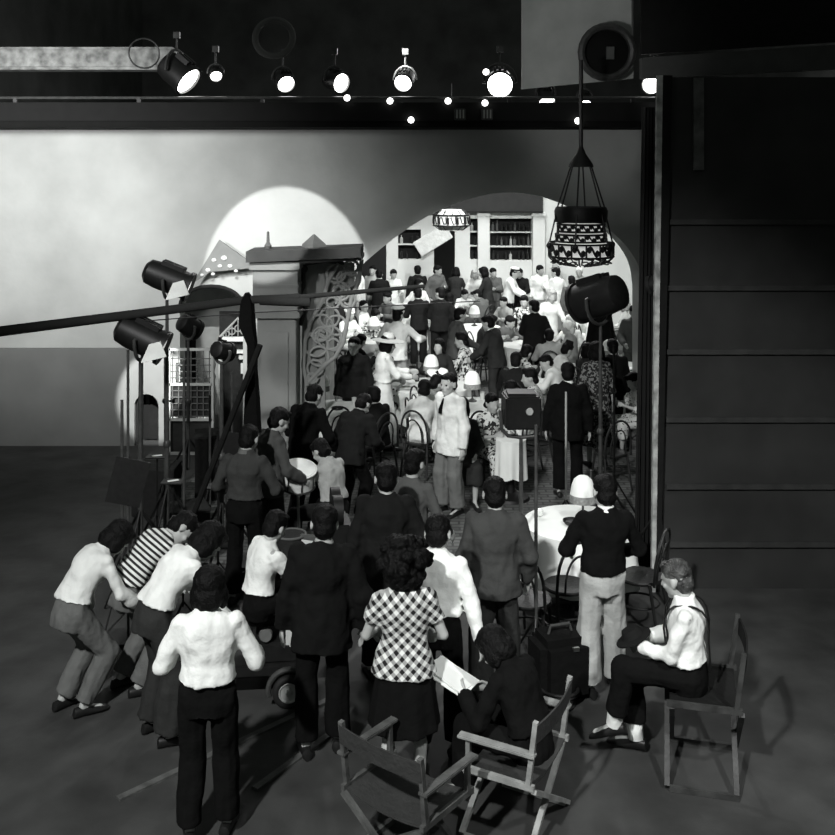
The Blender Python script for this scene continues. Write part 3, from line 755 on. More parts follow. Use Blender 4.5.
for zz in (.02, h * .33, h * .66, h - .02): m.box((0, 0, zz), (w, .04, .035))
m.make('frame', M_lgrey, t)
m = MB()
for k in range(10): m.box((0, 0, h * (.36 + .06 * k)), (w, .015, .012))
for k in range(7): m.box((-w / 2 + w * (k + .5) / 7, 0, h * .66), (.012, .015, h * .64))
m.make('lattice', M_mgrey, t)
m = MB(); m.box((0, .03, h * .17), (w, .012, h * .3)); m.box((0, .03, h * .5), (w, .012, h * .3)); m.make('panel', M_dgrey, t)

# low flat against the left wall, darkened in place of shade, with the same arched opening
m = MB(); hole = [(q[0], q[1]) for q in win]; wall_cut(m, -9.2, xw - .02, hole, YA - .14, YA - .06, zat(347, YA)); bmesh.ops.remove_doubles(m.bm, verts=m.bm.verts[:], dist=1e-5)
o = m.make('low_flat', mat('low_flat_shade_grey', .17, .9, .10, 2), smooth=False); tag(o, 'low shade-coloured flat along the foot of the left wall, pierced by the arched window', 'scenery flat')
# ================================================================ people near the camera
def stand_at(px, top, h):            # where somebody of height h stands, from the row of the top of the head
    y = (HC - h * .972) * F / (top - HY); return xat(px, y), y
TR = dict(bottom='trousers')
x, y = stand_at(208, 566, 1.72)
person(x, y, 4, 'person in white sweater and black trousers with back turned, second from the left in front', dict(hands=[(-.25, .26, 1.04), (.27, .28, 1.04)], hpitch=12, ep=[(-.5, -.6, -.8), (.5, -.6, -.8)]),
       dict(top='sweater', hair='bob', sleeve='long'), dict(bottom=M_black), 2, s=.98)
person(-1.90, 7.2, -58, 'person in loose white blouse and dark slacks bending forward at far left', dict(hz=.90, lean=48, hands=[(-.16, .55, .62), (.22, .60, .62)], hpitch=5, feet=[(-.11, .02, .08), (.14, .06, .08)]),
       dict(top='blouse', hair='bob', sleeve='long', wide=1.45), dict(bottom=M_dgrey), 2, True, s=1.0)
person(-2.28, 7.85, -56, 'person in horizontally striped jersey stooping behind the white blouse at far left', dict(hz=.80, lean=54, hands=[(-.20, .50, .70), (.20, .55, .70)], hpitch=8, hyaw=-20),
       dict(top='sweater', hair='short', sleeve='elbow'), dict(top=M_stripe, bottom=M_mgrey), 2, s=1.0)
person(-2.62, 7.55, -46, 'person in pale shirt at the left edge with a hanging white coat sleeve, stooping', dict(hz=.80, lean=44, hands=[(-.30, .30, .52), (.20, .50, .75)], hpitch=12),
       dict(top='blouse', hair='bob', sleeve='long'), dict(top=M_cream, bottom=M_mgrey), 2, True, s=.97)
person(-1.24, 7.75, -60, 'person in white short-sleeved shirt sitting on the camera dolly, arm reaching right', dict(sit=1, hz=.78, lean=14, hands=[(-.20, .42, .80), (.16, .46, .78)], feet=[(-.16, .42, .36), (.16, .40, .36)], hpitch=15, hyaw=25),
       dict(top='shirt', hair='short', sleeve='short'), dict(bottom=M_black), 2, s=.92, z=.04)
x, y = stand_at(322, 507, 1.78)
person(x, y, 6, 'large person in long black coat with back turned, beside the dolly', dict(hands=[(-.27, .08, .82), (.28, .02, .84)], side=2, hpitch=10),
       dict(top='coat', hair='short', collar=1), dict(top=mat('black_coat', .0065, .95, **cloth), bottom=M_black, collar=M_lgrey), 2, s=1.03)
person(-.085, 6.50, 2, 'curly-haired person in plaid shirt and dark skirt with back turned', dict(hands=[(-.20, .26, 1.00), (.22, .24, .98)], hpitch=8, hyaw=8, ep=[(-.5, -.6, -.6), (.5, -.6, -.6)], hroll=0),
       dict(top='sweater', hair='curly', sleeve='short', bottom='skirt', hem=.50, lo=-.06), dict(top=M_plaid, bottom=M_black, skin=M_skin), 2, True, s=.98)
x, y = stand_at(438, 517, 1.72)
person(x, y, -14, 'person in white shirt and dark trousers with back turned, right of the plaid shirt', dict(hands=[(-.20, .25, .98), (.30, .0, .84)], lean=6, hpitch=16, side=-3),
       dict(top='shirt', hair='short', sleeve='long', collar=1), dict(bottom=M_black), 2, s=.99)
x, y = stand_at(495, 476, 1.77)
person(x, y, -3, 'person in loose grey jacket and grey trousers with back turned, right of centre', dict(hands=[(-.28, .05, .80), (.26, .12, .86)], hpitch=12),
       dict(top='jacket', hair='short', collar=0, wide=1.25), dict(top=mat('grey_jacket_cloth', .042, .9, **cloth), bottom=mat('grey_trouser_cloth', .032, .9, **cloth)), 2, s=1.01)
x, y = stand_at(603, 474, 1.77)
person(x, y, 8, 'person in black sweater and pale trousers standing with back turned by the lamp table', dict(hands=[(-.19, .28, 1.02), (.20, .26, 1.00)], hpitch=10, side=4, ep=[(-.7, -.4, -.6), (.7, -.4, -.6)]),
       dict(top='sweater', hair='short', collar=1, wide=1.25, lo=.035), dict(top=M_black, bottom=M_lgrey), 2, s=1.01)
# seated at far right
SR, JR = person(1.86, 6.86, 74, 'person in white shirt and suspenders sitting on a folding chair at the far right', dict(sit=1, hz=.66, lean=4, hands=[(-.02, .32, .80), (.10, .30, .82)], feet=[(-.06, .50, .26), (.10, .36, .10)], hyaw=-24, hpitch=12, curl=.9, kp=(0, .5, 1),
       fdir=[(.1, 1, -.35), (.1, 1, 0)]),
       dict(top='shirt', hair='slick', sleeve='long', suspenders=1, hemup=.10), dict(bottom=M_black, hair=M_hairg, strap=M_leather), 2, s=1.0)
for q in (0, 1):
    m = MB(); a = JR['an'][q]; k = JR['kn'][q]; d = (k - a).normalized(); m.tube([a - d * .01, a + d * .13], [.052, .060], 12); o = m.make('sock', M_white, SR)
m = MB(); c = (JR['wr'][0] + JR['wr'][1]) / 2 + V((0, .07, .03)); m.lathe([(.001, .05), (.06, .05), (.08, .0), (.13, -.01), (.13, -.02), (.001, -.02)], c, 20, (0, .5, 1)); o = m.make('felt_hat', M_cgrey)
o.parent = None; o.matrix_world = Matrix.Translation((1.86, 6.86, 0)) @ Matrix.Rotation(math.radians(74), 4, 'Z'); tag(o, 'dark felt hat held in the lap of the suspendered person', 'hat')
# seated with a script
PS, JS = person(.72, 6.34, 50, 'dark-clothed person sitting in the canvas chair and reading white pages', dict(sit=1, hz=.49, lean=28, hands=[(-.14, .44, .70), (.12, .40, .66)], feet=[(-.14, .46, .08), (.14, .50, .08)], hpitch=26),
       dict(top='sweater', hair='bob', sleeve='long'), dict(top=M_black, bottom=M_black), 2, s=.97)
t = empty('script_pages', (.70, 6.36, 0), math.radians(54), 'open white script pages on the lap of the dark-clothed reader', 'papers')
Rm = Matrix.Rotation(math.radians(18), 3, 'X') @ Matrix.Rotation(.12, 3, 'Y')
m = MB(); m.box((-.04, .56, .745), (.23, .30, .008), Rm); m.make('top_page', M_paper, t)
m = MB(); m.box((-.05, .55, .735), (.24, .31, .008), Matrix.Rotation(math.radians(18), 3, 'X') @ Matrix.Rotation(.1, 3, 'Z')); m.make('under_page', M_paper, t)

# middle distance, left
x, y = stand_at(244, 424, 1.75)
person(x, y, -14, 'person in mid grey sweater with back turned, leftmost of the group round the drum', dict(hands=[(-.22, .24, .98), (.24, .28, 1.0)], hpitch=18, lean=6),
       dict(top='sweater', hair='short', collar=1), dict(top=mat('mid_sweater', .036, .9, **cloth), bottom=M_black, collar=M_mgrey), 2, s=1.0)
x, y = stand_at(269, 406, 1.74)
person(x, y, -58, 'person in grey jacket facing right, between the grey sweater and the pilaster', dict(hands=[(-.20, .30, 1.0), (.22, .28, .95)], hpitch=20, lean=6),
       dict(top='jacket', hair='short', collar=0), dict(top=mat('greyer_jacket', .06, .9, **cloth), bottom=M_dgrey), 2, s=1.0)
person(xat(303, 11.5), 11.5, -28, 'person in black jacket bending before the pilaster behind the drum', dict(hz=.88, hands=[(-.25, .30, .86), (.25, .30, .86)], lean=20, hpitch=16),
       dict(top='jacket', hair='short', collar=1), dict(top=M_black, bottom=M_black, collar=M_mgrey), 2, s=1.0)
person(xat(350, 11.6), 11.6, -30, 'person in dark jacket bowing beside the small table with the white cloth', dict(hz=.86, hands=[(-.2, .36, .90), (.22, .36, .88)], lean=28, hpitch=22),
       dict(top='jacket', hair='short'), dict(top=M_cgrey, bottom=M_black), 2, s=.95)
person(xat(335, 10.45), 10.45, 52, 'drummer in pale grey shirt seated with back turned behind the snare drum', dict(sit=1, hz=.60, lean=18, hands=[(-.16, .42, .92), (.16, .40, .90)], feet=[(-.24, .40, .08), (.24, .42, .08)], hpitch=20),
       dict(top='shirt', hair='short', sleeve='elbow'), dict(top=mat('pale_grey_shirt', .36, .85, **cloth), bottom=M_cgrey), 2, s=.96)
x, y = stand_at(385, 462, 1.78)
person(x, y, 8, 'tall person in dark coat with back turned in the middle of the crew', dict(hands=[(-.28, .05, .84), (.28, .08, .86)], hpitch=14, side=2),
       dict(top='coat', hair='short'), dict(top=mat('deep_coat', .009, .9, **cloth), bottom=M_black), 2, s=1.02)
x, y = stand_at(411, 452, 1.66)
person(x, y, -35, 'dark-haired person in grey shirt with back turned, just left of the dinner jacket trousers', dict(hands=[(-.2, .25, .98), (.28, .22, .92)], hpitch=10),
       dict(top='shirt', hair='short', sleeve='long'), dict(top=mat('dim_shirt', .07, .9, **cloth), bottom=M_black), 2, s=.97)
# the actor in the white dinner jacket
x, y = stand_at(451, 370, 1.76)
AS, JA = person(x, y, 128, 'person in white dinner jacket, dark tie and grey trousers standing alone in the light', dict(hands=[(-.24, .02, .80), (.25, .03, .80)], hyaw=8, hpitch=0, lean=1),
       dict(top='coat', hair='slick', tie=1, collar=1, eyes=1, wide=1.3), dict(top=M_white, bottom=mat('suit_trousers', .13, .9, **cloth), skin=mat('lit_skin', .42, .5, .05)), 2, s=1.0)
# dark standing figures on the right
x, y = stand_at(568, 359, 1.78)
person(x, y, -6, 'person in black suit with back turned, standing beside the tall light stand right of centre', dict(hands=[(-.27, .06, .82), (.27, .06, .82)], hpitch=6),
       dict(top='coat', hair='short', collar=1), dict(top=M_black, bottom=M_black), 1, s=1.0)
x, y = stand_at(597, 344, 1.74)
person(x, y, 4, 'person in dark figured dress with back turned, at the right of the black-suited person', dict(hands=[(-.25, .1, .82), (.25, .1, .82)]),
       dict(top='dress', hair='bob', hem=.3, sleeve='elbow'), dict(top=M_floral2), 1, True, s=1.02)
# costumed people in the light, left of the arch
x, y = stand_at(383, 337, 1.70)
HB, JH = person(x, y, -72, 'person in wide white sun hat, pale blouse and long light skirt facing right', dict(hands=[(-.05, .42, 1.12), (.12, .40, 1.06)], lean=4, hpitch=8, ep=[(-.5, -.8, -.6), (.5, -.8, -.6)]),
       dict(top='blouse', hair='bob', hat='brim', bottom='skirt', hem=.12), dict(top=M_white, bottom=M_cream, hat=M_cream, band=M_lgrey), 1, True, s=1.0)
x, y = stand_at(368, 352, 1.60)
person(x - .22, y + .55, 170, 'person in dark suit standing at the left of the wide sun hat', dict(hands=[(-.25, .1, .8), (.25, .1, .8)]), dict(top='jacket', hair='short'), dict(top=M_cgrey, bottom=M_black), 1)
x, y = stand_at(396, 308, 1.76)
person(x, y, -12, 'officer in white jacket and peaked cap seen from behind, reaching to the right', dict(hands=[(-.28, .20, .95), (.42, .30, 1.12)], hyaw=-15, side=2),
       dict(top='jacket', hair='short', hat='cap'), dict(bottom=M_lgrey), 1, s=1.02)
x, y = stand_at(418, 280, 1.70)
person(x, y, -150, 'person in long white draped gown standing behind the peaked cap', dict(hands=[(-.1, .32, 1.05), (.3, .1, .95)], hyaw=10), dict(top='gown', hair='bob', hem=.1, sleeve='elbow'), dict(top=M_cream), 1, True)
x, y = stand_at(455, 307, 1.74)
person(x, y, -70, 'person in dark grey suit standing sideways beside a lamp table, facing right', dict(hands=[(-.1, .35, 1.0), (.15, .38, .98)], lean=8), dict(top='jacket', hair='short'), dict(top=mat('suit_grey_dark', .07, .9, **cloth), bottom=M_dgrey), 1)
x, y = stand_at(497, 314, 1.74)
person(x, y, 60, 'person in dark suit with back turned, leaning over the far lamp table', dict(hands=[(-.2, .38, .95), (.2, .38, .95)], lean=16), dict(top='jacket', hair='short', collar=1), dict(top=M_dgrey, bottom=M_dgrey), 1)
x, y = stand_at(504, 262, 1.74); y = min(y, 24.9)
person(x, y, -110, 'waiter in white jacket and white cap bending right at the back of the room', dict(hands=[(-.1, .40, 1.0), (.1, .42, .98)], lean=14), dict(top='jacket', hair='short', hat='cap'), dict(bottom=M_black), 0)
SITH = [(-.14, .38, .78), (.14, .38, .78)]

# ---------------- bentwood chair, cafe table, table lamp: built once, then copied
def chair_proto():
    t = empty('bentwood_chair', (0, 0, 0), 0, 'x', 'chair')
    m = MB(); m.lathe([(.001, .452), (.16, .450), (.195, .46), (.205, .45), (.20, .43), (.001, .43)]); m.make('seat', M_wood, t)
    for sx, sy in ((-1, 1), (1, 1)):
        m = MB(); m.tube([(sx * .14, sy * .13, .44), (sx * .18, sy * .19, .0)], [.018, .013], 8); m.make('leg', M_wood, t)
    for sx in (-1, 1):
        m = MB(); m.tube([(sx * .16, -.14, .45), (sx * .19, -.22, .0)], [.017, .013], 8); m.make('leg', M_wood, t)
    m = MB(); m.torus((0, 0, .22), (0, 0, 1), .175, .010); m.make('leg_ring', M_wood, t)
    def hoop(w, h, n=16): return [V((-w * math.cos(PI * i / n), -.16 - .09 * (.3 + .7 * math.sin(PI * i / n)), .45 + h * math.sin(PI * i / n) ** .6)) for i in range(n + 1)]
    m = MB(); m.tube(hoop(.19, .46), .014, 8); m.make('back_hoop', M_wood, t)
    m = MB(); m.tube(hoop(.11, .34), .010, 8); m.make('inner_hoop', M_wood, t)
    return t
CH = chair_proto(); ch_used = []
def chair(x, y, rz, label, group=None, mm=None):
    c = CH if not ch_used else copy_tree(CH); ch_used.append(c)
    c.location = (x, y, .012 if (y > 10.4 and -3 < x < 6.6) else 0); c.rotation_euler = (0, 0, math.radians(rz)); c['label'] = label
    if group: c['group'] = group
    return c
def lamp_proto():
    t = empty('table_lamp', (0, 0, 0), 0, 'x', 'table lamp')
    m = MB(); m.lathe([(.001, 0), (.065, 0), (.065, .015), (.03, .03), (.012, .05), (.010, .24), (.001, .24)], n=16); m.make('base', M_iron2, t)
    m = MB(); m.lathe([(.001, .44), (.045, .432), (.085, .40), (.108, .34), (.122, .26), (.118, .26), (.001, .30)], n=24); m.make('shade', M_shade, t)
    m = MB(); m.lathe([(.122, .262), (.126, .19), (.122, .19), (.118, .262)], n=48, fn=lambda a: 1 + .03 * math.sin(a * 24), cap=False); m.make('fringe', M_fringe, t)
    return t
LP = lamp_proto(); lp_used = []
def table(x, y, r, label, lamp=None, lampoff=(0, 0), rz=0, round_=True, drop=.42):
    t = empty('cafe_table', (x, y, .012 if (y > 10.4 and -3 < x < 6.6) else 0), math.radians(rz), 'pedestal table under the ' + ' '.join(label.split()[:12]), 'table')
    m = MB(); m.lathe([(.001, .71), (r * .97, .71), (r * .97, .735), (.001, .735)]); m.make('tabletop', M_wood, t)
    m = MB(); m.lathe([(.24, 0), (.22, .03), (.05, .08), (.035, .5), (.06, .70), (.001, .71)], n=14); m.make('pedestal', M_iron, t)
    m = MB(); n = 72; prev = None; rg = []
    rs = random.Random(int(x * 100 + y))
    ph = rs.uniform(0, 6)
    for k, (q, z) in enumerate(((.001, .748), (r * .6, .748), (r * .95, .747), (r, .742), (r * 1.01, .72), (r * 1.03, .72 - drop * .35), (r * 1.06, .72 - drop * .7), (r * 1.08, .72 - drop))):
        f = max(0, k - 3) / 4
        rg.append([m.bm.verts.new((q * (1 + f * .07 * math.sin(10 * a + ph)) * math.cos(a), q * (1 + f * .07 * math.sin(10 * a + ph)) * math.sin(a), z - f * .05 * abs(math.sin(2 * a)))) for a in [2 * PI * i / n for i in range(n)]])
    m.loft(rg, False); m.bm.faces.new(rg[0])
    o = m.make('tablecloth', M_linen); o.location = t.location; o.rotation_euler = t.rotation_euler; tag(o, label, 'tablecloth')
    if lamp:
        l = LP if not lp_used else copy_tree(LP); lp_used.append(l); l.location = (x + lampoff[0], y + lampoff[1], t.location.z + .749); l['label'] = lamp
    return t
def small(kind, x, y, z, label, group):
    m = MB()
    if kind == 'plate': m.lathe([(.05, 0), (.08, .005), (.115, .02), (.112, .024), (.07, .01), (.001, .008)], n=20); mm = M_china
    elif kind == 'glass': m.lathe([(.03, 0), (.036, .11), (.034, .11), (.028, .01), (.001, .01)], n=12); mm = M_glass
    elif kind == 'cup': m.lathe([(.02, 0), (.035, .02), (.042, .06), (.038, .06), (.03, .02), (.001, .012)], n=12); mm = M_china
    elif kind == 'ashtray': m.lathe([(.07, 0), (.085, .02), (.082, .03), (.06, .01), (.001, .01)], n=20); mm = M_leather
    elif kind == 'bottle': m.lathe([(.036, 0), (.036, .17), (.014, .23), (.013, .29), (.001, .29)], n=12); mm = M_bottle
    o = m.make({'plate': 'plate', 'glass': 'drinking_glass', 'cup': 'cup', 'ashtray': 'ashtray', 'bottle': 'bottle'}[kind], mm); o.location = (x, y, z)
    return tag(o, label, {'plate': 'plate', 'glass': 'glass', 'cup': 'cup', 'ashtray': 'ashtray', 'bottle': 'bottle'}[kind], group)
TB = []
def tb(px, py, r, words, lamp=None, off=(0, 0), items=(), **k):
    x, y = at(px, py, .75); table(x, y, r, words, lamp, off, **k); TB.append((x, y))
    z = .76
    for kd, dx, dy, lb in items: small(kd, x + dx, y + dy, z + (.003 if y < 10.4 else 0), lb, None)
    return x, y
T1 = tb(578, 522, .52, 'white cloth of the near round table at right, under the tallest lamp', 'nearest table lamp with fringed white shade, on the right-hand table', (.05, .02),
   [('ashtray', -.07, -.06, 'black round ashtray on the nearest white tablecloth'), ('cup', -.35, .14, 'white cup at the left rim of the nearest tablecloth')], drop=.45)
T2 = tb(338, 408, .52, 'white cloth of the table behind the drummer, at the foot of the pilaster', 'table lamp behind the drummer table, beside the carved bracket', (-.26, .20),
   [('ashtray', .0, -.12, 'dark ashtray on the table behind the drummer'), ('cup', -.24, -.1, 'white cup on the table behind the drummer'), ('glass', .22, .12, 'tumbler on the table behind the drummer')], drop=.55)
T3 = tb(430, 386, .62, 'large white cloth directly behind the white dinner jacket', 'table lamp straight behind the white dinner jacket', (.02, .22),
   [('plate', -.35, -.05, 'left plate on the large cloth behind the dinner jacket'), ('plate', .0, -.38, 'front plate on the large cloth behind the dinner jacket'), ('cup', .1, -.05, 'cup on the large cloth behind the dinner jacket'), ('bottle', -.2, .3, 'bottle on the large cloth behind the dinner jacket')])
T4 = tb(480, 405, .50, 'white cloth right of the dinner jacket shoulder', 'table lamp at the right shoulder of the white dinner jacket', (-.10, .18),
   [('plate', .2, -.15, 'plate on the cloth at the dinner jacket shoulder'), ('glass', .05, .3, 'tumbler on the cloth at the dinner jacket shoulder')])
T5 = tb(477, 327, .50, 'small white cloth in front of the leaning dark suits', 'small far table lamp between the two dark suits', (-.05, .1), [('plate', .15, -.15, 'plate on the far cloth between the dark suits')])
T6 = tb(530, 345, .55, 'white cloth in the centre of the crowded room', None, (0, 0), [('plate', -.1, -.1, 'plate on the centre cloth of the room'), ('bottle', .12, .1, 'bottle on the centre cloth of the room')])
T7 = tb(620, 368, .62, 'white cloth at the right jamb of the arch', 'table lamp at the right jamb of the arch', (-.15, .2), [('plate', .1, -.2, 'plate on the cloth by the right jamb'), ('cup', -.3, -.1, 'cup on the cloth by the right jamb')])
T8 = tb(376, 340, .50, 'white cloth behind the peaked cap, at the left side of the arch', 'table lamp at the left side of the arch', (-.05, .1))
T9 = tb(511, 439, .19, 'small white cloth under the black boxed lamp', None)
T10 = tb(590, 322, .50, 'white cloth far back under the chandelier', None)
T11 = tb(406, 306, .45, 'white cloth far back behind the white gown', None)
# lone chairs
chair(*at(610, 488, 0)[:2], 20, 'empty dark bentwood chair on the brick paving right of the black-suited person')
chair(*at(528, 652, 0)[:2], -20, 'dark bentwood chair with backrest to the camera, at the near round table')
chair(*at(566, 636, 0)[:2], 20, 'dark bentwood chair pushed close to the front of the near tablecloth')
chair(2.0, 9.0, 60, 'round-backed chair between the near table and the timber post')
chair(*at(338, 470, 0)[:2], 10, 'dark chair pulled up to the cloth behind the drummer')

# ---------------- the guests, row by row
OUT = {
 'mw': (dict(top='jacket', hair='short', collar=0), dict(top=M_white, bottom=M_lgrey)),
 'mg': (dict(top='jacket', hair='short', collar=0), dict(top=M_mgrey, bottom=M_mgrey)),
 'md': (dict(top='jacket', hair='short', collar=0), dict(top=M_cgrey, bottom=M_cgrey)),
 'mc': (dict(top='jacket', hair='short', collar=0), dict(top=M_lgrey, bottom=M_mgrey)),
 'mf': (dict(top='jacket', hair='short', hat='fez'), dict(top=M_cream, bottom=M_lgrey, hat=M_cgrey)),
 'mh': (dict(top='jacket', hair='short', hat='fedora'), dict(top=M_lgrey, bottom=M_mgrey, hat=M_lgrey)),
 'mk': (dict(top='jacket', hair='short', hat='cap'), dict(top=M_white, bottom=M_mgrey)),
 'fw': (dict(top='dress', hair='roll', sleeve='elbow'), dict(top=M_white)),
 'fb': (dict(top='dress', hair='bob', sleeve='elbow'), dict(top=M_cream, hair=M_hairl)),
 'ff': (dict(top='dress', hair='roll', sleeve='elbow'), dict(top=M_floral)),
 'fd': (dict(top='dress', hair='bob', sleeve='long'), dict(top=M_dgrey)),
 'fp': (dict(top='dress', hair='roll', sleeve='elbow'), dict(top=M_dots)),
 'fs': (dict(top='dress', hair='none', hat='scarf', sleeve='long'), dict(top=M_lgrey, hat=M_white)),
 'ft': (dict(top='gown', hair='none', hat='turban', sleeve='long'), dict(top=M_white, hat=M_white)),
 'fh': (dict(top='dress', hair='roll', hat='brim', sleeve='elbow'), dict(top=M_mgrey, hat=M_white)),
}
WORD = {'mw': 'in white jacket', 'mg': 'in mid grey jacket', 'md': 'in dark jacket', 'mc': 'in light grey jacket', 'mf': 'in dark fez', 'mh': 'in pale felt hat', 'mk': 'in white cap', 'fw': 'in white dress', 'fb': 'with blonde hair', 'ff': 'in print dress', 'fd': 'in dark grey dress', 'fp': 'in dotted dress', 'fs': 'in white headscarf', 'ft': 'in white turban', 'fh': 'in white brimmed hat'}
POSES = {'a': dict(sit=1, lean=8, hands=SITH, feet=SIT['feet']), 'b': dict(sit=1, lean=18, hands=[(-.2, .42, .80), (.1, .42, .80)], hyaw=25, hpitch=8), 'c': dict(sit=1, lean=-2, hands=[(-.15, .3, .62), (.28, .30, .78)], hyaw=-30)}
POSES['u'] = dict(hands=[(-.05, .30, 1.15), (.27, .10, .86)], lean=3, side=5, hyaw=30, hpitch=12); POSES['s'] = dict(hands=[(-.27, .06, .80), (.27, .06, .80)]); POSES['t'] = dict(hands=[(-.15, .38, 1.05), (.2, .34, 1.0)], lean=8, hpitch=8)
GUESTS = []
def guest(px, top, kd, pose, rz, where, s=1.0):
    seated = pose in 'abc'; o, mm = OUT[kd]; fem = kd[0] == 'f'
    if fem: o = dict(o); o['hem'] = .25
    h = (1.31 if seated else 1.745) * s + .012
    if kd in ('mk', 'mf', 'mh', 'fh', 'ft'): h += .05
    y = (HC - h) * F / (top - HY); x = xat(px, y)
    rj = random.Random(int(px * 7 + top)); s = s * rj.uniform(.94, 1.05); rz += rj.uniform(-18, 18)
    if pose == 's': pose = rj.choice('sstu')
    GUESTS.append([x, min(y, 25.3), kd, pose, rz, where, s, fem, o, mm])
G_ = guest
# far row, standing against the back wall
G_(403, 258, 'mc', 's', 170, 'far back, just right of the left pilaster')
G_(417, 257, 'fw', 's', -160, 'far back, left of the slanted panel')
G_(380, 263, 'mw', 's', 90, 'far back, left of the left pilaster')
G_(391, 266, 'md', 's', 0, 'far back, in front of the left pilaster')
G_(431, 259, 'md', 's', 0, 'far back, under the round lantern')
G_(441, 257, 'mg', 's', 200, 'far back, right below the round lantern')
G_(452, 262, 'fd', 's', 10, 'far back, in the doorway below the lantern')
G_(465, 256, 'fb', 's', 180, 'far back, left of the middle pilaster')
G_(478, 261, 'mg', 's', 160, 'far back, before the middle pilaster')
G_(488, 266, 'fd', 't', 60, 'far back, under the left edge of the bottle cabinet')
G_(515, 259, 'md', 't', 150, 'far back, under the middle of the bottle cabinet')
G_(525, 258, 'mw', 's', 190, 'far back, under the right edge of the bottle cabinet')
G_(535, 259, 'mh', 't', 70, 'far back, before the right pilaster')
G_(546, 263, 'mw', 's', 20, 'far back, right of the right pilaster')
G_(560, 262, 'fs', 's', 160, 'far back, left of the chandelier')
G_(572, 270, 'mg', 's', 10, 'far back, below the chandelier')
G_(622, 292, 'fb', 't', 100, 'at the far right of the arch, upper')
G_(634, 300, 'mg', 's', 170, 'at the far right edge of the arch')
# second row
G_(423, 284, 'md', 't', 30, 'behind the white gown')
G_(437, 285, 'md', 's', 0, 'right of the white gown')
G_(464, 283, 'fw', 'b', 180, 'behind the far small lamp')
G_(447, 290, 'fd', 'a', -60, 'left behind the far small lamp')
G_(484, 287, 'mg', 'b', 60, 'right behind the far small lamp')
G_(533, 297, 'md', 's', 5, 'with back turned in the middle of the second row')
G_(520, 290, 'ff', 't', 170, 'in the middle of the second row, facing out')
G_(555, 289, 'fb', 't', 190, 'second row, in front of the right pilaster')
G_(506, 292, 'mc', 'a', 150, 'second row, under the bottle cabinet')
G_(574, 300, 'fw', 'a', 100, 'second row, under the chandelier')
G_(591, 306, 'mw', 'b', -100, 'second row, right of the chandelier')
G_(605, 296, 'md', 's', 20, 'second row, at the big black lamp')
G_(612, 313, 'fd', 'a', 10, 'third row, at the right')
G_(626, 318, 'fw', 'b', 120, 'third row, at the far right')
# third row
G_(352, 304, 'ft', 'a', -60, 'left of the arch, close to the fretwork')
G_(364, 298, 'fw', 'c', -120, 'left of the arch, behind the white turban')
G_(352, 328, 'md', 'b', -50, 'left of the arch, next to the pilaster gate')
G_(373, 309, 'ff', 'b', 150, 'left of the arch, at the lamp table')
G_(410, 300, 'mw', 'b', 150, 'left, behind the peaked cap')
G_(390, 290, 'mg', 'a', 140, 'left, third row')
G_(471, 334, 'ff', 'a', 60, 'directly behind the lamp at the dinner jacket shoulder')
G_(443, 336, 'fd', 'c', -160, 'left of the grey standing suit')
G_(503, 312, 'fd', 'b', -80, 'left of the centre cloth, dark haired')
G_(525, 314, 'mg', 'b', 180, 'behind the centre cloth, facing the camera')
G_(541, 316, 'fs', 'a', 10, 'behind the centre cloth, with back turned')
G_(565, 312, 'fb', 'c', 175, 'right of the centre cloth, facing the camera')
G_(549, 326, 'mc', 'a', 5, 'with back turned on the right of the centre cloth')
G_(505, 338, 'ff', 'b', -60, 'left of the centre cloth')
G_(515, 352, 'md', 'a', -10, 'in front of the centre cloth')
G_(532, 366, 'fp', 'a', 20, 'right in front of the centre cloth')
G_(577, 335, 'mf', 'b', 100, 'at the right of the centre cloth')
G_(590, 352, 'fw', 'b', -120, 'beside the black-suited person head')
G_(561, 348, 'mw', 'b', 60, 'behind the black-suited person head')
G_(461, 360, 'fh', 'b', 120, 'behind the head of the white dinner jacket')
G_(418, 372, 'fw', 'b', -20, 'in front of the large cloth, left of the dinner jacket')
G_(393, 377, 'md', 'a', -60, 'at the left end of the large cloth')
G_(448, 366, 'mw', 'b', 150, 'at the right end of the large cloth')
G_(408, 352, 'ff', 'b', 200, 'behind the large cloth')
G_(501, 369, 'fw', 'b', 10, 'dark haired with back turned, above the boxed lamp')
G_(487, 385, 'ff', 'a', -20, 'dark haired with back turned, left of the boxed lamp')
G_(463, 392, 'fd', 'c', 170, 'between the dinner jacket and the print dress')
G_(628, 337, 'ff', 'b', 170, 'behind the cloth at the right jamb')
G_(641, 330, 'md', 's', 20, 'standing at the right jamb, half hidden by the drape')
G_(605, 338, 'fd', 'a', -20, 'left of the lamp at the right jamb')
G_(636, 360, 'fp', 'b', 100, 'right of the cloth at the right jamb')

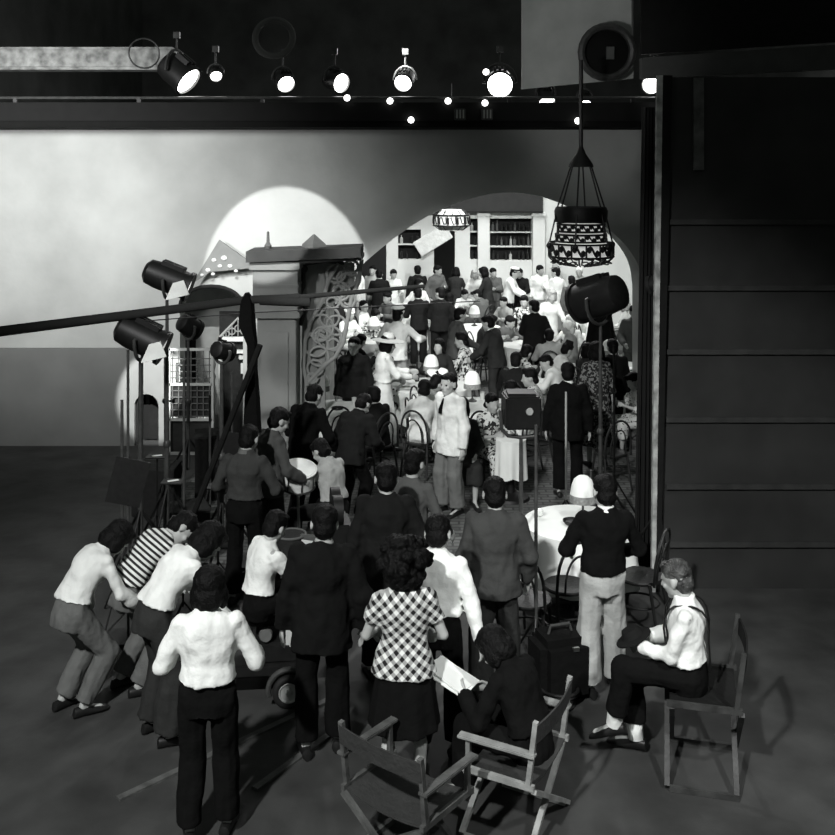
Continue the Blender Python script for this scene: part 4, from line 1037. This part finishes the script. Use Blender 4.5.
FIX = [(o.location.x, o.location.y, .27) for o in COL.objects if o.name.startswith('person') and o.type == 'EMPTY' and o.location.y > 10]
TBL = [(o.location.x, o.location.y, o.dimensions.x / 2 * .98) for o in COL.objects if o.name.startswith('tablecloth')]
rs = random.Random(2)
for it in range(140):
    for i, g in enumerate(GUESTS):
        dx = dy = 0.0
        ri = .27 if g[3] in 'abc' else .23
        for j, h in enumerate(GUESTS):
            if i != j:
                ex, ey = g[0] - h[0], g[1] - h[1]; dd = math.hypot(ex, ey) + 1e-6; need = ri + (.27 if h[3] in 'abc' else .23) + .04
                if dd < need: dx += ex / dd * (need - dd) * .5; dy += ey / dd * (need - dd) * .5
        for (fx, fy, fr) in FIX:
            ex, ey = g[0] - fx, g[1] - fy; dd = math.hypot(ex, ey) + 1e-6; need = ri + fr + .03
            if dd < need: dx += ex / dd * (need - dd); dy += ey / dd * (need - dd)
        for (fx, fy, fr) in TBL:
            ex, ey = g[0] - fx, g[1] - fy; dd = math.hypot(ex, ey) + 1e-6; need = fr + .24
            if dd < need: dx += ex / dd * (need - dd); dy += ey / dd * (need - dd)
        g[0] += dx * .6; g[1] = min(25.3, g[1] + dy * .6)
        if 14.7 < g[1] < 16.1: g[0] = min(g[0], 3.0)
        g[0] = max(g[0], -1.45) if g[1] > 15.7 else g[0]
for x, y, kd, pose, rz, where, s, fem, o, mm in GUESTS:
    if pose in 'ab':          # seated guests turn to the table they sit at
        q = min(TBL, key=lambda t_: math.hypot(t_[0] - x, t_[1] - y)); 
        if math.hypot(q[0] - x, q[1] - y) < 1.15: rz = math.degrees(math.atan2(-(q[0] - x), q[1] - y))
    person(x, y, rz, 'person %s %s' % (WORD[kd], where), POSES[pose], o, mm, 0, fem, s, .012, key=pose)
    if pose in 'abc':
        lb = 'bentwood chair under the person %s %s' % (WORD[kd], where)
        ws = lb.replace('bentwood chair under the person', 'chair under guest').split()
        chair(x, y, rz, lb if len(lb.split()) <= 16 else ' '.join(ws[:16]))

# ================================================================ equipment and lamps
M_lensdim = mat('dim_lens', .35, .3, .1, emit=.0)
# chandelier of fretted iron
yc = 12.0
t = empty('moorish_chandelier', (xat(581, yc), yc, zat(250, yc)), 0, 'large black pierced-iron chandelier hanging on chains before the right of the arch', 'chandelier')
zz = lambda py: zat(py, yc) - t.location.z
m = MB(); m.tube([(0, 0, zz(155)), (0, 0, zz(60))], .025, 8); m.lathe([(.15, zz(167)), (.14, zz(164)), (.06, zz(154)), (.03, zz(148)), (.001, zz(140))]); m.make('hanging_rod', M_iron, t)
for k in range(6):
    a = k * PI / 3 + .2; m = MB(); m.tube([(.13 * math.cos(a), .13 * math.sin(a), zz(166)), (.30 * math.cos(a), .30 * math.sin(a), zz(208))], .010, 6)
    m.tube([(.30 * math.cos(a), .30 * math.sin(a), zz(210)), (.40 * math.cos(a), .40 * math.sin(a), zz(243))], .010, 6); m.ball((.40 * math.cos(a), .40 * math.sin(a), zz(245)), (.035, .035, .04), None, 8); m.make('chain', M_iron, t)
def fret_ring(r, z0, z1, n, nm, tr=.012):
    m = MB(); m.torus((0, 0, z0), (0, 0, 1), r, .014, 40, 6); m.torus((0, 0, z1), (0, 0, 1), r, .014, 40, 6); h = z0 - z1
    for k in range(n):
        a0 = 2 * PI * k / n
        C = lambda da, z: V((r * math.cos(a0 + da), r * math.sin(a0 + da), z)); w = PI / n
        m.tube([C(-w * .62 * math.cos(PI * q / 12), z1 + h * (.5 + .36 * math.sin(2 * PI * q / 12))) for q in range(13)], tr, 6)
        for e in (-1, 1): m.tube([C(e * w * .58 + w * .22 * math.cos(2 * PI * q / 8), z1 + h * (.5 - e * .14 + .2 * math.sin(2 * PI * q / 8))) for q in range(9)], tr * .8, 5)
        m.tube([C(-w, z1), C(-w, z0)], tr * .8, 6)
    m.make(nm, M_iron, t)
m = MB(); m.lathe([(.30, zz(207)), (.32, zz(211)), (.31, zz(222)), (.29, zz(222)), (.30, zz(211))], n=32, cap=False); m.make('upper_band', M_iron, t)
fret_ring(.28, zz(224), zz(231), 16, 'middle_fret', .010)
fret_ring(.30, zz(234), zz(241), 14, 'neck_fret', .011)
fret_ring(.385, zz(243), zz(256), 14, 'lower_fret', .014)
m = MB(); m.lathe([(.345, zz(244)), (.345, zz(256)), (.001, zz(257))], n=32); m.lathe([(.25, zz(224)), (.27, zz(241)), (.001, zz(241))], n=32); m.make('glass_liner', mat('frosted_liner', .75, .6, .04, emit=.35), t)
m = MB(); rr_ = [(.385, zz(257)), (.33, zz(261)), (.25, zz(264)), (.10, zz(266))]
for k in range(14):
    a = 2 * PI * k / 14; m.tube([V((q * math.cos(a), q * math.sin(a), z)) for q, z in rr_], .010, 6); m.torus((.32 * math.cos(a + .22), .32 * math.sin(a + .22), zz(261.5)), (math.cos(a) * .4, math.sin(a) * .4, 1), .045, .008, 10, 5)
m.make('bottom_basket', M_iron, t)
# round lantern further back
yl = 19.0
t = empty('drum_lantern', (xat(451.5, yl), yl, zat(220, yl)), 0, 'round pierced drum lantern glowing under the left shoulder of the arch', 'lantern')
m = MB(); r = .34; m.lathe([(.001, -.20), (.2, -.19), (.26, -.11), (.335, -.09), (.335, .09), (.26, .11), (.2, .2), (.001, .21)], n=28); m.make('paper_drum', mat('lantern_paper', .7, .9, .04), t)
m = MB()
for z in (-.10, .10): m.torus((0, 0, z), (0, 0, 1), .345, .016, 36, 6)
for k in range(12):
    a0 = 2 * PI * k / 12; C = lambda da, z, rr=.35: V((rr * math.cos(a0 + da), rr * math.sin(a0 + da), z)); w = PI / 12
    m.tube([C(-w * .7, -.07), C(-w * .8, .05), C(-.05, .06), C(0, 0), C(.06, -.06), C(w * .8, -.05), C(w * .7, .07)], .012, 6)
    m.tube([C(-w, -.09), C(-w, .09)], .010, 6); m.tube([C(0, .1, .34), C(0, .2, .22)], .008, 5); m.tube([C(0, -.1, .34), C(0, -.19, .22)], .008, 5)
m.make('pierced_band', M_iron, t)
m = MB(); m.tube([(0, 0, .2), (0, 0, 2.6)], .012, 6); m.make('hanging_rod', M_iron, t)

# microphone boom across the picture at left
yb = 9.85
t = empty('microphone_boom', (xat(247, yb), yb, 0), 0, 'long dark microphone boom arm slanting across from the left edge on its black stand', 'microphone boom')
bx = t.location.x
def bp(px, py): return V((xat(px, yb) - bx, 0, zat(py, yb)))
m = MB(); m.tube([bp(-60, 339), bp(247, 300), bp(300, 297)], [.055, .042, .036], 10); m.tube([bp(300, 297), bp(425, 286)], [.026, .018], 10); m.tube([bp(260, 300), bp(310, 302)], .05, 10); m.make('boom_arm', M_dgrey, t)
m = MB(); m.tube([bp(120, 323), bp(247, 313), bp(480, 301)], .006, 6); m.make('guy_wire', M_iron, t)
m = MB(); m.tube([bp(250, 300), V((.06, .05, .3))], [.03, .035], 12); m.make('post', M_iron, t)
m = MB(); rg = []
for z, w in ((zat(293, yb), .02), (zat(300, yb), .065), (zat(325, yb), .085), (zat(345, yb), .05), (zat(370, yb), .05), (zat(400, yb), .075), (zat(432, yb), .09)):
    rg.append(m.ring(V((-.0 + (.05 if z < 2.4 else 0), 0, z)), V((1, 0, 0)), V((0, 1, 0)), w, .08, 14, lambda a: 1 + .12 * math.sin(5 * a)))
m.loft(rg); m.make('cloth_cover', M_black, t)
m = MB(); m.box((.05, .05, .16), (.4, .4, .14), None, .03); m.make('base', M_iron, t)
for k in range(3):
    a = k * 2 * PI / 3; m = MB(); m.torus((.05 + .2 * math.cos(a), .05 + .2 * math.sin(a), .085), (0, 1, 0), .06, .025, 16, 8); m.make('wheel', M_rubber, t)
t = empty('diagonal_brace', (xat(200, 9.8), 9.8, 0), 0, 'dark diagonal brace pole rising right towards the boom cover', 'pole')
m = MB(); m.tube([(-.35, 0, .0), (.62, -.2, zat(345, 9.6))], .03, 8); m.make('pole', M_cgrey, t)

# big lamps on stands
studio_lamp((xat(189, 10.6), 10.6, zat(287, 10.6)), (1, .02, -.40), .145, 'upper of the two large black studio lamps on stands at left, above the boom', stand=1, lensmat=mat('lens_bright', .9, .3, 0, emit=1.2), depth=.5)
studio_lamp((xat(163, 9.9), 9.9, zat(348, 9.9)), (1, -.02, -.48), .155, 'lower of the two large black studio lamps on stands at left, under the boom', stand=1, lensmat=mat('lens_soft', .7, .3, 0, emit=.5), depth=.5)
studio_lamp((xat(578, 11.4) , 11.3, zat(302, 11.4)), (-.75, .75, -.35), .21, 'big black studio lamp on a tall stand below the chandelier', stand=1, lit=False, lensmat=M_dgrey, depth=.60)
studio_lamp((xat(196, 12.6), 12.6, zat(330, 12.6)), (.6, .6, -.5), .12, 'small black studio lamp half hidden behind the boom, left of the niche', stand=1, lit=False, lensmat=M_dgrey)
studio_lamp((xat(228, 10.2), 10.2, zat(352, 10.2)), (.5, .8, -.3), .09, 'small spot on a stand before the gabled doorway', stand=1, lit=False, lensmat=M_dgrey)
studio_lamp((xat(648, 10.1), 9.95, zat(285, 10.0)), (-.8, .6, -.3), .09, 'small lamp clamped by the timber post', stand=1, lit=False, lensmat=M_lgrey)
# boxed lamp right of centre
yk = 9.3
t = empty('box_lamp', (xat(521, yk), yk, 0), 0, 'black square box lamp with round bullseye on a stand right of the dinner jacket', 'studio lamp')
z0 = zat(410, yk)
m = MB(); m.box((0, 0, z0), (.33, .30, .30), Matrix.Rotation(.08, 3, 'Z'), .015); m.box((0, 0, z0 + .16), (.26, .22, .03)); m.make('housing', M_iron, t)
m = MB(); m.lathe([(.001, .0), (.030, .0), (.036, -.012), (.036, -.02)], (.065, -.16, z0 + .02), 20, (0, -1, .1)); m.make('bullseye', M_lgrey, t)
m = MB(); m.tube([(-.19, 0, z0), (-.18, 0, z0 - .18), (-.12, 0, z0 - .24), (0, 0, z0 - .255), (.12, 0, z0 - .24), (.18, 0, z0 - .18), (.19, 0, z0)], .018, 8); m.make('yoke', M_iron2, t)
m = MB(); m.tube([(0, 0, z0 - .25), (0, 0, .3)], [.017, .024], 8); m.make('stand_pole', M_iron2, t)
for k in range(3):
    a = k * 2 * PI / 3 + .5; m = MB(); m.tube([(0, 0, .7), (.42 * math.cos(a), .42 * math.sin(a), .02)], .013, 8); m.make('leg', M_iron, t)
# slim light stands
def stand(px, pyt, pyb, label, knob=None, r=.014, mm=None):
    y = HC * F / (pyb - HY); x = xat(px, y); t = empty('light_stand', (x, y, 0), 0, label, 'stand')
    h = zat(pyt, y); m = MB(); m.tube([(0, 0, .2), (0, 0, h)], r, 8); m.make('pole', mm or M_iron2, t)
    for k in range(3):
        a = k * 2 * PI / 3 + .3; m = MB(); m.tube([(0, 0, .5), (.3 * math.cos(a), .3 * math.sin(a), .02)], .010, 6); m.make('leg', M_iron, t)
    if knob: m = MB(); m.ball((0, 0, zat(knob, y)), (.035, .035, .035), None, 8); m.tube([(0, 0, zat(knob, y)), (.09, 0, zat(knob, y))], .012, 6); m.ball((.1, 0, zat(knob, y)), (.02, .02, .03), None, 8); m.make('clamp_knob', M_iron, t)
    return t
stand(165, 330, 520, 'slim dark stand with a knob in front of the pool of light', 401)
stand(142, 345, 560, 'slim stand crossing the little arched window')
stand(128, 350, 590, 'leftmost slim stand at the edge of the crew')
stand(566, 392, 545, 'bright-edged slim stand in front of the black-suited person', None, .012, M_lgrey)
stand(536, 425, 680, 'dark stand between the box lamp and the near tablecloth')
stand(591, 470, 560, 'dark rod standing behind the near table lamp')

# snare drum and stand
x, y = at(299, 468, 1.03)
t = empty('snare_drum', (x, y, 0), 0, 'white snare drum tilted on its stand in the middle of the musicians', 'drum')
ax = V((.10, -.30, 1)).normalized(); c = V((0, 0, 1.03))
m = MB(); m.lathe([(.175, -.2), (.175, -.01), (.001, -.01)], c, 32, ax); m.make('shell', M_cream, t)
m = MB(); m.lathe([(.001, 0), (.17, 0), (.172, -.01)], c, 32, ax); m.make('drumhead', mat('drumhead_skin', .66, .7, .12, 6), t)
for z in (-.01, -.19):
    m = MB(); m.torus(c + ax * z, ax, .18, .010, 32, 8); m.make('hoop', M_iron2 if z < -.1 else M_white, t)
rr_, uu_, _ = frame_from(ax)
for k in range(8):
    a = k * PI / 4; p = c + (rr_ * math.cos(a) + uu_ * math.sin(a)) * .186; m = MB(); m.tube([p - ax * .17, p - ax * .03], .007, 6); m.make('tension_rod', M_iron2, t)
m = MB(); m.tube([c - ax * .2, (0, 0, .35)], .015, 8)
for k in range(3): a = k * 2.09; m.tube([(0, 0, .4), (.26 * math.cos(a), .26 * math.sin(a), .01)], .010, 6)
m.make('stand', M_steel, t)
x, y = at(291, 534, .6)
t = empty('tom_drum', (x, y, 0), 0, 'small dark-rimmed drum standing low between the musicians left of the snare', 'drum')
m = MB(); m.lathe([(.14, .32), (.14, .6), (.001, .6)], n=28); m.make('shell', M_dgrey, t)
m = MB(); m.torus((0, 0, .6), (0, 0, 1), .143, .012, 28, 8); m.make('hoop', M_mgrey, t)
for k in range(3): a = k * 2.09; m = MB(); m.tube([(.13 * math.cos(a), .13 * math.sin(a), .5), (.17 * math.cos(a), .17 * math.sin(a), 0)], .009, 6); m.make('leg', M_steel, t)
x, y = at(311, 545, .5)
t = empty('music_case', (x, y, 0), .5, 'open grey case with white sheets standing between the drum and the black coat', 'case')
m = MB(); m.box((0, 0, .3), (.36, .05, .58), Matrix.Rotation(.25, 3, 'Y'), .01); m.make('lid', M_mgrey, t)
m = MB(); m.box((.1, -.05, .42), (.05, .02, .5), Matrix.Rotation(-.2, 3, 'Y')); m.box((-.08, -.05, .5), (.12, .01, .15), Matrix.Rotation(.3, 3, 'Y')); m.make('sheet', M_paper, t)
m = MB(); m.tube([(0, 0, 0), (0, .02, .48)], .02, 8); m.make('prop', M_iron, t)
t = empty('drum_stool', (xat(331, 9.6), 9.6, 0), 0, 'round black stool under the drummer', 'stool')
m = MB(); m.lathe([(.17, .40), (.17, .46), (.001, .46)]); m.make('seat', M_leather, t)
for k in range(3): a = k * 2.09 + .5; m = MB(); m.tube([(0, 0, .42), (.22 * math.cos(a), .22 * math.sin(a), 0)], .014, 8); m.make('leg', M_iron, t)

# camera dolly
t = empty('camera_dolly', (-1.36, 7.98, 0), math.radians(6), 'dark wheeled camera dolly with rubber tyre and steel hub, carrying the person in short sleeves', 'camera dolly')
m = MB(); m.box((-.05, 0, .24), (.95, .62, .10), None, .02); m.box((.30, -.05, .36), (.45, .45, .16), None, .02); m.make('chassis', M_iron, t)
for sx, sy in ((-.45, -.36), (.34, -.40), (-.45, .36), (.34, .36)):
    m = MB(); m.torus((sx, sy, .125), (0, 1, 0), .095, .033, 28, 10); w_ = m.make('wheel', M_rubber, t)
    s_ = -1 if sy < 0 else 1
    m = MB(); m.lathe([(.001, .035), (.02, .03), (.03, .012), (.062, .016), (.072, .03), (.082, .022), (.082, -.02), (.001, -.02)], (sx, sy, .125), 24, (0, s_, 0)); m.make('hub_cap', mat('grey_enamel', .38, .4, .15), w_)
m = MB(); m.torus((.34, -.40, .14), (0, 1, 0), .155, .022, 20, 8, -.3, PI + .3); m.make('mudguard', M_iron2, t)
m = MB(); m.box((0.12, 0, .56), (.36, .34, .08), None, .02); m.tube([(.12, 0, .25), (.12, 0, .54)], .05, 12); m.make('seat', M_leather, t)
m = MB(); m.tube([(.42, .0, .3), (.42, .0, 1.0)], .07, 14); m.make('column', M_iron, t)
m = MB(); m.box((.36, -.26, .50), (.09, .04, .19), Matrix.Rotation(-.3, 3, 'Z'), .004); m.make('gauge_plate', mat('gauge_plate', .45, .5, .1), t)
m = MB(); m.lathe([(.001, .02), (.045, .02), (.055, 0), (.055, -.02)], (.16, -.26, .50), 20, (0, -1, .2)); m.make('dial', M_mgrey, t)
m = MB(); m.lathe([(.001, .02), (.04, .02), (.05, 0), (.05, -.02)], (.53, -.22, .66), 20, (0, -1, .2)); m.make('dial', M_mgrey, t)
m = MB(); m.tube([(.48, -.3, .53), (.60, -.3, .51)], .010, 8); m.make('lever', M_white, t)
t = empty('film_camera', (-1.0, 8.45, 0), math.radians(10), 'black film camera with two round magazines behind the person in short sleeves', 'film camera')
m = MB(); m.box((.30, -.18, 1.08), (.22, .38, .24), None, .02); m.tube([(.30, -.18, .92), (.30, -.18, 1.0)], .09, 12); m.make('body', M_iron, t)
for k in (0, 1): m = MB(); m.lathe([(.12, -.04), (.12, .04), (.001, .045)], (.30, -.28 + k * .22, 1.30), 24, (1, 0, 0)); m.make('magazine', M_iron, t)
m = MB(); m.tube([(.30, .02, 1.08), (.30, .18, 1.08)], [.05, .07], 16); m.make('lens_barrel', M_iron2, t)
m = MB(); m.tube([(.30, -.18, .93), (.28, -.18, .0)], .06, 12); m.make('pedestal', M_iron, t)

# folding canvas chairs
def canvas_chair(x, y, rz, sh, label, mm, wood, back=True, arms=True, w=.56, d=.44, ah=.20, bh=.32):
    t = empty('canvas_chair', (x, y, 0), math.radians(rz), label, 'chair'); W = w / 2; D = d / 2
    m = MB(); rg = []
    for k in range(9):
        f = k / 8; xx = -W + w * f; zz_ = sh - .035 * math.sin(PI * f); rg.append([m.bm.verts.new((xx, -D, zz_)), m.bm.verts.new((xx, D, zz_)), m.bm.verts.new((xx, D, zz_ - .008)), m.bm.verts.new((xx, -D, zz_ - .008))])
    m.loft(rg); m.make('seat', mm, t)
    for s in (-1, 1):
        m = MB(); m.bar((s * W, -D - .02, sh), (s * W, D + .02, sh), .028, .035); m.make('seat_rail', wood, t)
        m = MB(); m.bar((s * W, -D, .0 + .02), (s * W, D, .02), .03, .035); m.make('foot_rail', wood, t)
        if arms:
            m = MB(); m.box((s * (W + .01), 0, sh + ah), (.06, d + .06, .022), None, .005); m.make('armrest', wood, t)
            m = MB(); m.bar((s * W, D - .03, sh), (s * W, D - .03, sh + ah), .028, .028); m.make('arm_post', wood, t)
        m = MB(); m.bar((s * W, -D + .02, sh), (s * W, -D - .03, sh + bh + .08), .030, .030); m.make('back_post', wood, t)
    for yy in (-D, D):
        for s in (-1, 1): m = MB(); m.bar((s * W, yy + s * .016, sh - .02), (-s * W, yy + s * .016, .03), .026, .034, V((0, 1, 0))); m.make('leg', wood, t)
    if back:
        m = MB(); rg = []
        for k in range(9):
            f = k / 8; xx = -W - .01 + (w + .02) * f; yy = -D - .035 - .03 * math.sin(PI * f)
            rg.append([m.bm.verts.new((xx, yy, sh + bh - .05)), m.bm.verts.new((xx, yy - .008, sh + bh + .06)), m.bm.verts.new((xx, yy + .004, sh + bh + .06)), m.bm.verts.new((xx, yy + .010, sh + bh - .05))])
        m.loft(rg); m.make('backrest', mm, t)
    return t
CC = canvas_chair(-.06, 5.92, -39, .44, 'empty grey canvas folding chair with its back to the camera, front centre', M_canvas, M_wood2, w=.60)
canvas_chair(.62, 6.29, 62, .44, 'wooden folding chair carrying the dark-clothed reader', M_canvas, M_wood3, w=.60)
canvas_chair(1.95, 6.84, 76, .58, 'tall heavy wooden folding chair under the person in suspenders', M_cgrey, mat('stained_wood', .035, .5, .4, 9, bump=.2), w=.60, ah=.0, arms=False, bh=.30)
# equipment in the shadows at right centre
x, y = at(560, 655, .3)
t = empty('equipment_case', (x, y, 0), .3, 'black equipment case with rounded top standing right of the grey trousers', 'case')
m = MB(); m.box((0, 0, .24), (.44, .36, .48), None, .06); m.make('body', M_black, t)
m = MB(); m.tube([(-.1, 0, .47), (-.08, 0, .54), (.08, 0, .54), (.1, 0, .47)], .012, 8); m.make('handle', M_iron2, t)
m = MB(); m.box((.05, -.18, .42), (.05, .02, .03)); m.make('latch', M_steel, t)
x, y = at(553, 690, .1)
t = empty('cable_coil', (x, y, .0), 0, 'coil of dark cable on the floor beside the reader', 'cable')
m = MB()
for k in range(5): m.torus((.01 * k, .012 * (k % 2), .018 + .026 * k), (.05, .04, 1), .16 - .008 * (k % 3), .013, 30, 6)
m.make('coil', M_rubber, t)
# dark clutter left of centre
for i, (px, py, sx, sz, lb, nm, ct, mm) in enumerate((
    (150, 520, .5, .55, 'low black trunk in the shadows at the left edge', 'trunk', 'trunk', M_iron),
    (203, 505, .32, .8, 'tall dark crate left of the grey sweater', 'crate', 'crate', M_cgrey),
    (180, 548, .45, .35, 'low dark crate nearest the striped jersey', 'crate', 'crate', M_dgrey))):
    x, y = at(px, py, 0); 
    t = empty(nm, (x, y + .3, 0), .2 * i, lb, ct)
    m = MB(); m.box((0, 0, sz / 2), (sx, .4, sz), None, .01); m.make('body', mm, t)
    m = MB(); m.box((0, -.005, sz), (sx + .02, .41, .03), None, .005); m.make('lid', M_dgrey, t)
for px, py, lb, a in ((157, 455, 'upper white paper slip lying in the left shadows', .3), (173, 480, 'middle white paper slip lying in the left shadows', .5), (183, 517, 'lower white paper slip lying in the left shadows', .6), (218, 485, 'bright white paper held low beside the grey sweater', .1)):
    x, y = at(px, py, 1.0)
    t = empty('music_stand', (x, y, 0), 0, 'thin dark music stand under the ' + lb.replace(' lying in the left shadows', ' at left').replace(' held low', ''), 'music stand')
    m = MB(); m.box((0, 0, .985), (.22, .16, .012)); m.make('desk', M_iron, t)
    m = MB(); m.tube([(0, 0, .98), (0, 0, .2)], .010, 8); m.make('pole', M_iron, t)
    for k in range(3): q = k * 2.09; m = MB(); m.tube([(0, 0, .25), (.2 * math.cos(q), .2 * math.sin(q), .01)], .008, 6); m.make('leg', M_iron, t)
    m = MB(); m.box((0, 0, 0), (.11, .04, .004), Matrix.Rotation(a, 3, 'Z')); o = m.make('paper', M_paper); o.location = (x, y, .995); tag(o, lb.replace('lying', 'resting'), 'paper')
# board lines on the floor
m = MB(); 
for i, (a, b) in enumerate((((118, 800), (330, 700)), ((255, 790), (330, 735)))):
    xa, ya = at(a[0], a[1], 0); xb, yb_ = at(b[0], b[1], 0); m = MB(); m.bar((xa, ya, .008), (xb, yb_, .008), .05, .016); o = m.make('floor_batten', M_wood2); tag(o, ('long' if i == 0 else 'short') + ' timber batten lying on the stage floor near the front left', 'batten')

for px, pyt, pyb, lb in ((210, 395, 525, 'slim dark stand left of the boom post'), (122, 400, 620, 'short stand at the far left edge of the crew'), (184, 360, 590, 'dark stand right of the arched window'), (232, 372, 540, 'dark stand close to the gabled doorway'), (614, 345, 520, 'tall thin stand before the brick paving at right')):
    stand(px, pyt, pyb, lb)
for px, pt_, pb, w_, lb in ((128, 462, 640, .30, 'small black flag board on a stand below the arched window'), (226, 430, 545, .26, 'black flag board on a stand left of the grey sweater')):
    y = HC * F / (pb - HY); t = empty('flag_board', (xat(px, y), y, 0), .2, lb, 'flag board')
    m = MB(); m.box((0, 0, zat(pt_ + 20, y)), (w_, .015, .40), Matrix.Rotation(.25, 3, 'Y'), .003); m.make('board', M_iron, t)
    m = MB(); m.tube([(0, .02, .02), (0, .02, zat(pt_ + 10, y))], .012, 8); m.make('pole', M_iron2, t)
    m = MB(); m.box((0, .02, .015), (.34, .34, .03), None, .005); m.make('base', M_iron, t)

for px, py, y, k_, lb in ((181, 291, 10.55, 1, 'white card clipped to the upper studio lamp at left'), (158, 352, 9.85, .9, 'white card clipped to the lower studio lamp at left')):
    t = empty('reflector_card', (xat(px, y), y - .14, zat(py, y)), 0, lb, 'reflector')
    m = MB(); m.prism([(-.13, -.08), (.12, -.02), (.06, .13), (-.05, .10)], -.006, .006); m.make('card', M_white, t)
    m = MB(); m.tube([(.0, .0, .0), (.02, .14, .02)], .006, 6); m.make('clip', M_iron, t)
# ================================================================ camera, light
cam = bpy.data.cameras.new('camera'); co = bpy.data.objects.new('camera', cam); COL.objects.link(co)
co.location = (0, 0, HC); co.rotation_euler = (PI / 2, 0, 0); cam.sensor_width = 36; cam.lens = 36 * F / 835
cam.shift_y = -(417.5 - HY) / 835; cam.clip_end = 200
scn.camera = co
def spot(name, loc, tgt, power, deg, blend=.4, size=.15):
    l = bpy.data.lights.new(name, 'SPOT'); l.energy = power; l.spot_size = math.radians(deg); l.spot_blend = blend; l.shadow_soft_size = size
    o = bpy.data.objects.new(name, l); COL.objects.link(o); o.location = loc; o.rotation_euler = (V(tgt) - V(loc)).to_track_quat('-Z', 'Y').to_euler(); return o
def area(name, loc, tgt, power, w, h):
    l = bpy.data.lights.new(name, 'AREA'); l.shape = 'RECTANGLE'; l.size = w; l.size_y = h; l.energy = power
    o = bpy.data.objects.new(name, l); COL.objects.link(o); o.location = loc; o.rotation_euler = (V(tgt) - V(loc)).to_track_quat('-Z', 'Y').to_euler(); return o
spot('wall_pool_light', (-2.3, 10.6, 5.7), (-1.97, 15, 2.50), 1350, 27, .10, .03)
spot('window_pool_light', (-3.4, 11.4, 3.2), (-3.90, 15, .70), 2600, 16.5, .35, .02)
spot('wall_wash_light', (-6.4, 10.0, 4.9), (-5.2, 15, 3.7), 1750, 88, 1, .4)
spot('wall_fill_light', (-3.2, 9.5, 4.9), (-3.4, 15, 3.6), 260, 60, 1, .4)
area('cafe_light_back', (2.5, 23.5, 7.5), (1.6, 21.5, 0), 650, 4, 3)
spot('cafe_key_left', (-.6, 14.0, 6.6), (1.2, 21, .8), 3400, 62, .6, .2)
spot('cafe_key_right', (4.2, 13.7, 6.6), (1.6, 20, .8), 2600, 62, .6, .2)
spot('cafe_front', (.1, 6.0, 4.9), (1.1, 18.0, 1.1), 2800, 19, .6, .2)
spot('cafe_left_key', (-.9, 8.8, 7.2), (-.1, 15.6, 1.0), 2000, 19, .6, .15)
spot('suit_key', (-2.2, 5.0, 6.8), (.7, 12.4, 1.0), 1350, 22, .5, .1)
spot('gateway_light', (-4.5, 6.0, 5.6), (-2.3, 13.4, 2.0), 900, 22, .6, .2)
spot('table_key', (3.2, 6.0, 7.5), (1.6, 9.6, .7), 650, 18, .6, .1)
spot('foreground_key', (-3.5, -1.5, 9.0), (-.5, 6.6, .8), 7000, 48, .5, .2)
spot('foreground_right', (3.8, .3, 8.0), (1.7, 7.0, .8), 2600, 26, .7, .2)
spot('rig_added_fill', (-.8, 6.5, 4.6), (1.9, 11.6, 5.3), 360, 34, .8, .3)  # added unseen fill that brightens the hanging board and timber post
for px, e in ((286, 200), (403, 200), (500, 420)):
    spot('rig_back_light', (xat(px, 14.0), 13.9, 5.35), (xat(px, 14.2) * .4, 9.5, .8), e, 50, .5, .12)
w = bpy.data.worlds.new('world'); scn.world = w; w.use_nodes = True
w.node_tree.nodes['Background'].inputs[0].default_value = (.93, 1, .94, 1); w.node_tree.nodes['Background'].inputs[1].default_value = .12
scn.view_settings.view_transform = 'Standard'; scn.view_settings.look = 'None'; scn.view_settings.gamma = 1; scn.view_settings.exposure = 0
try: scn.view_settings.use_curve_mapping = False
except Exception: pass
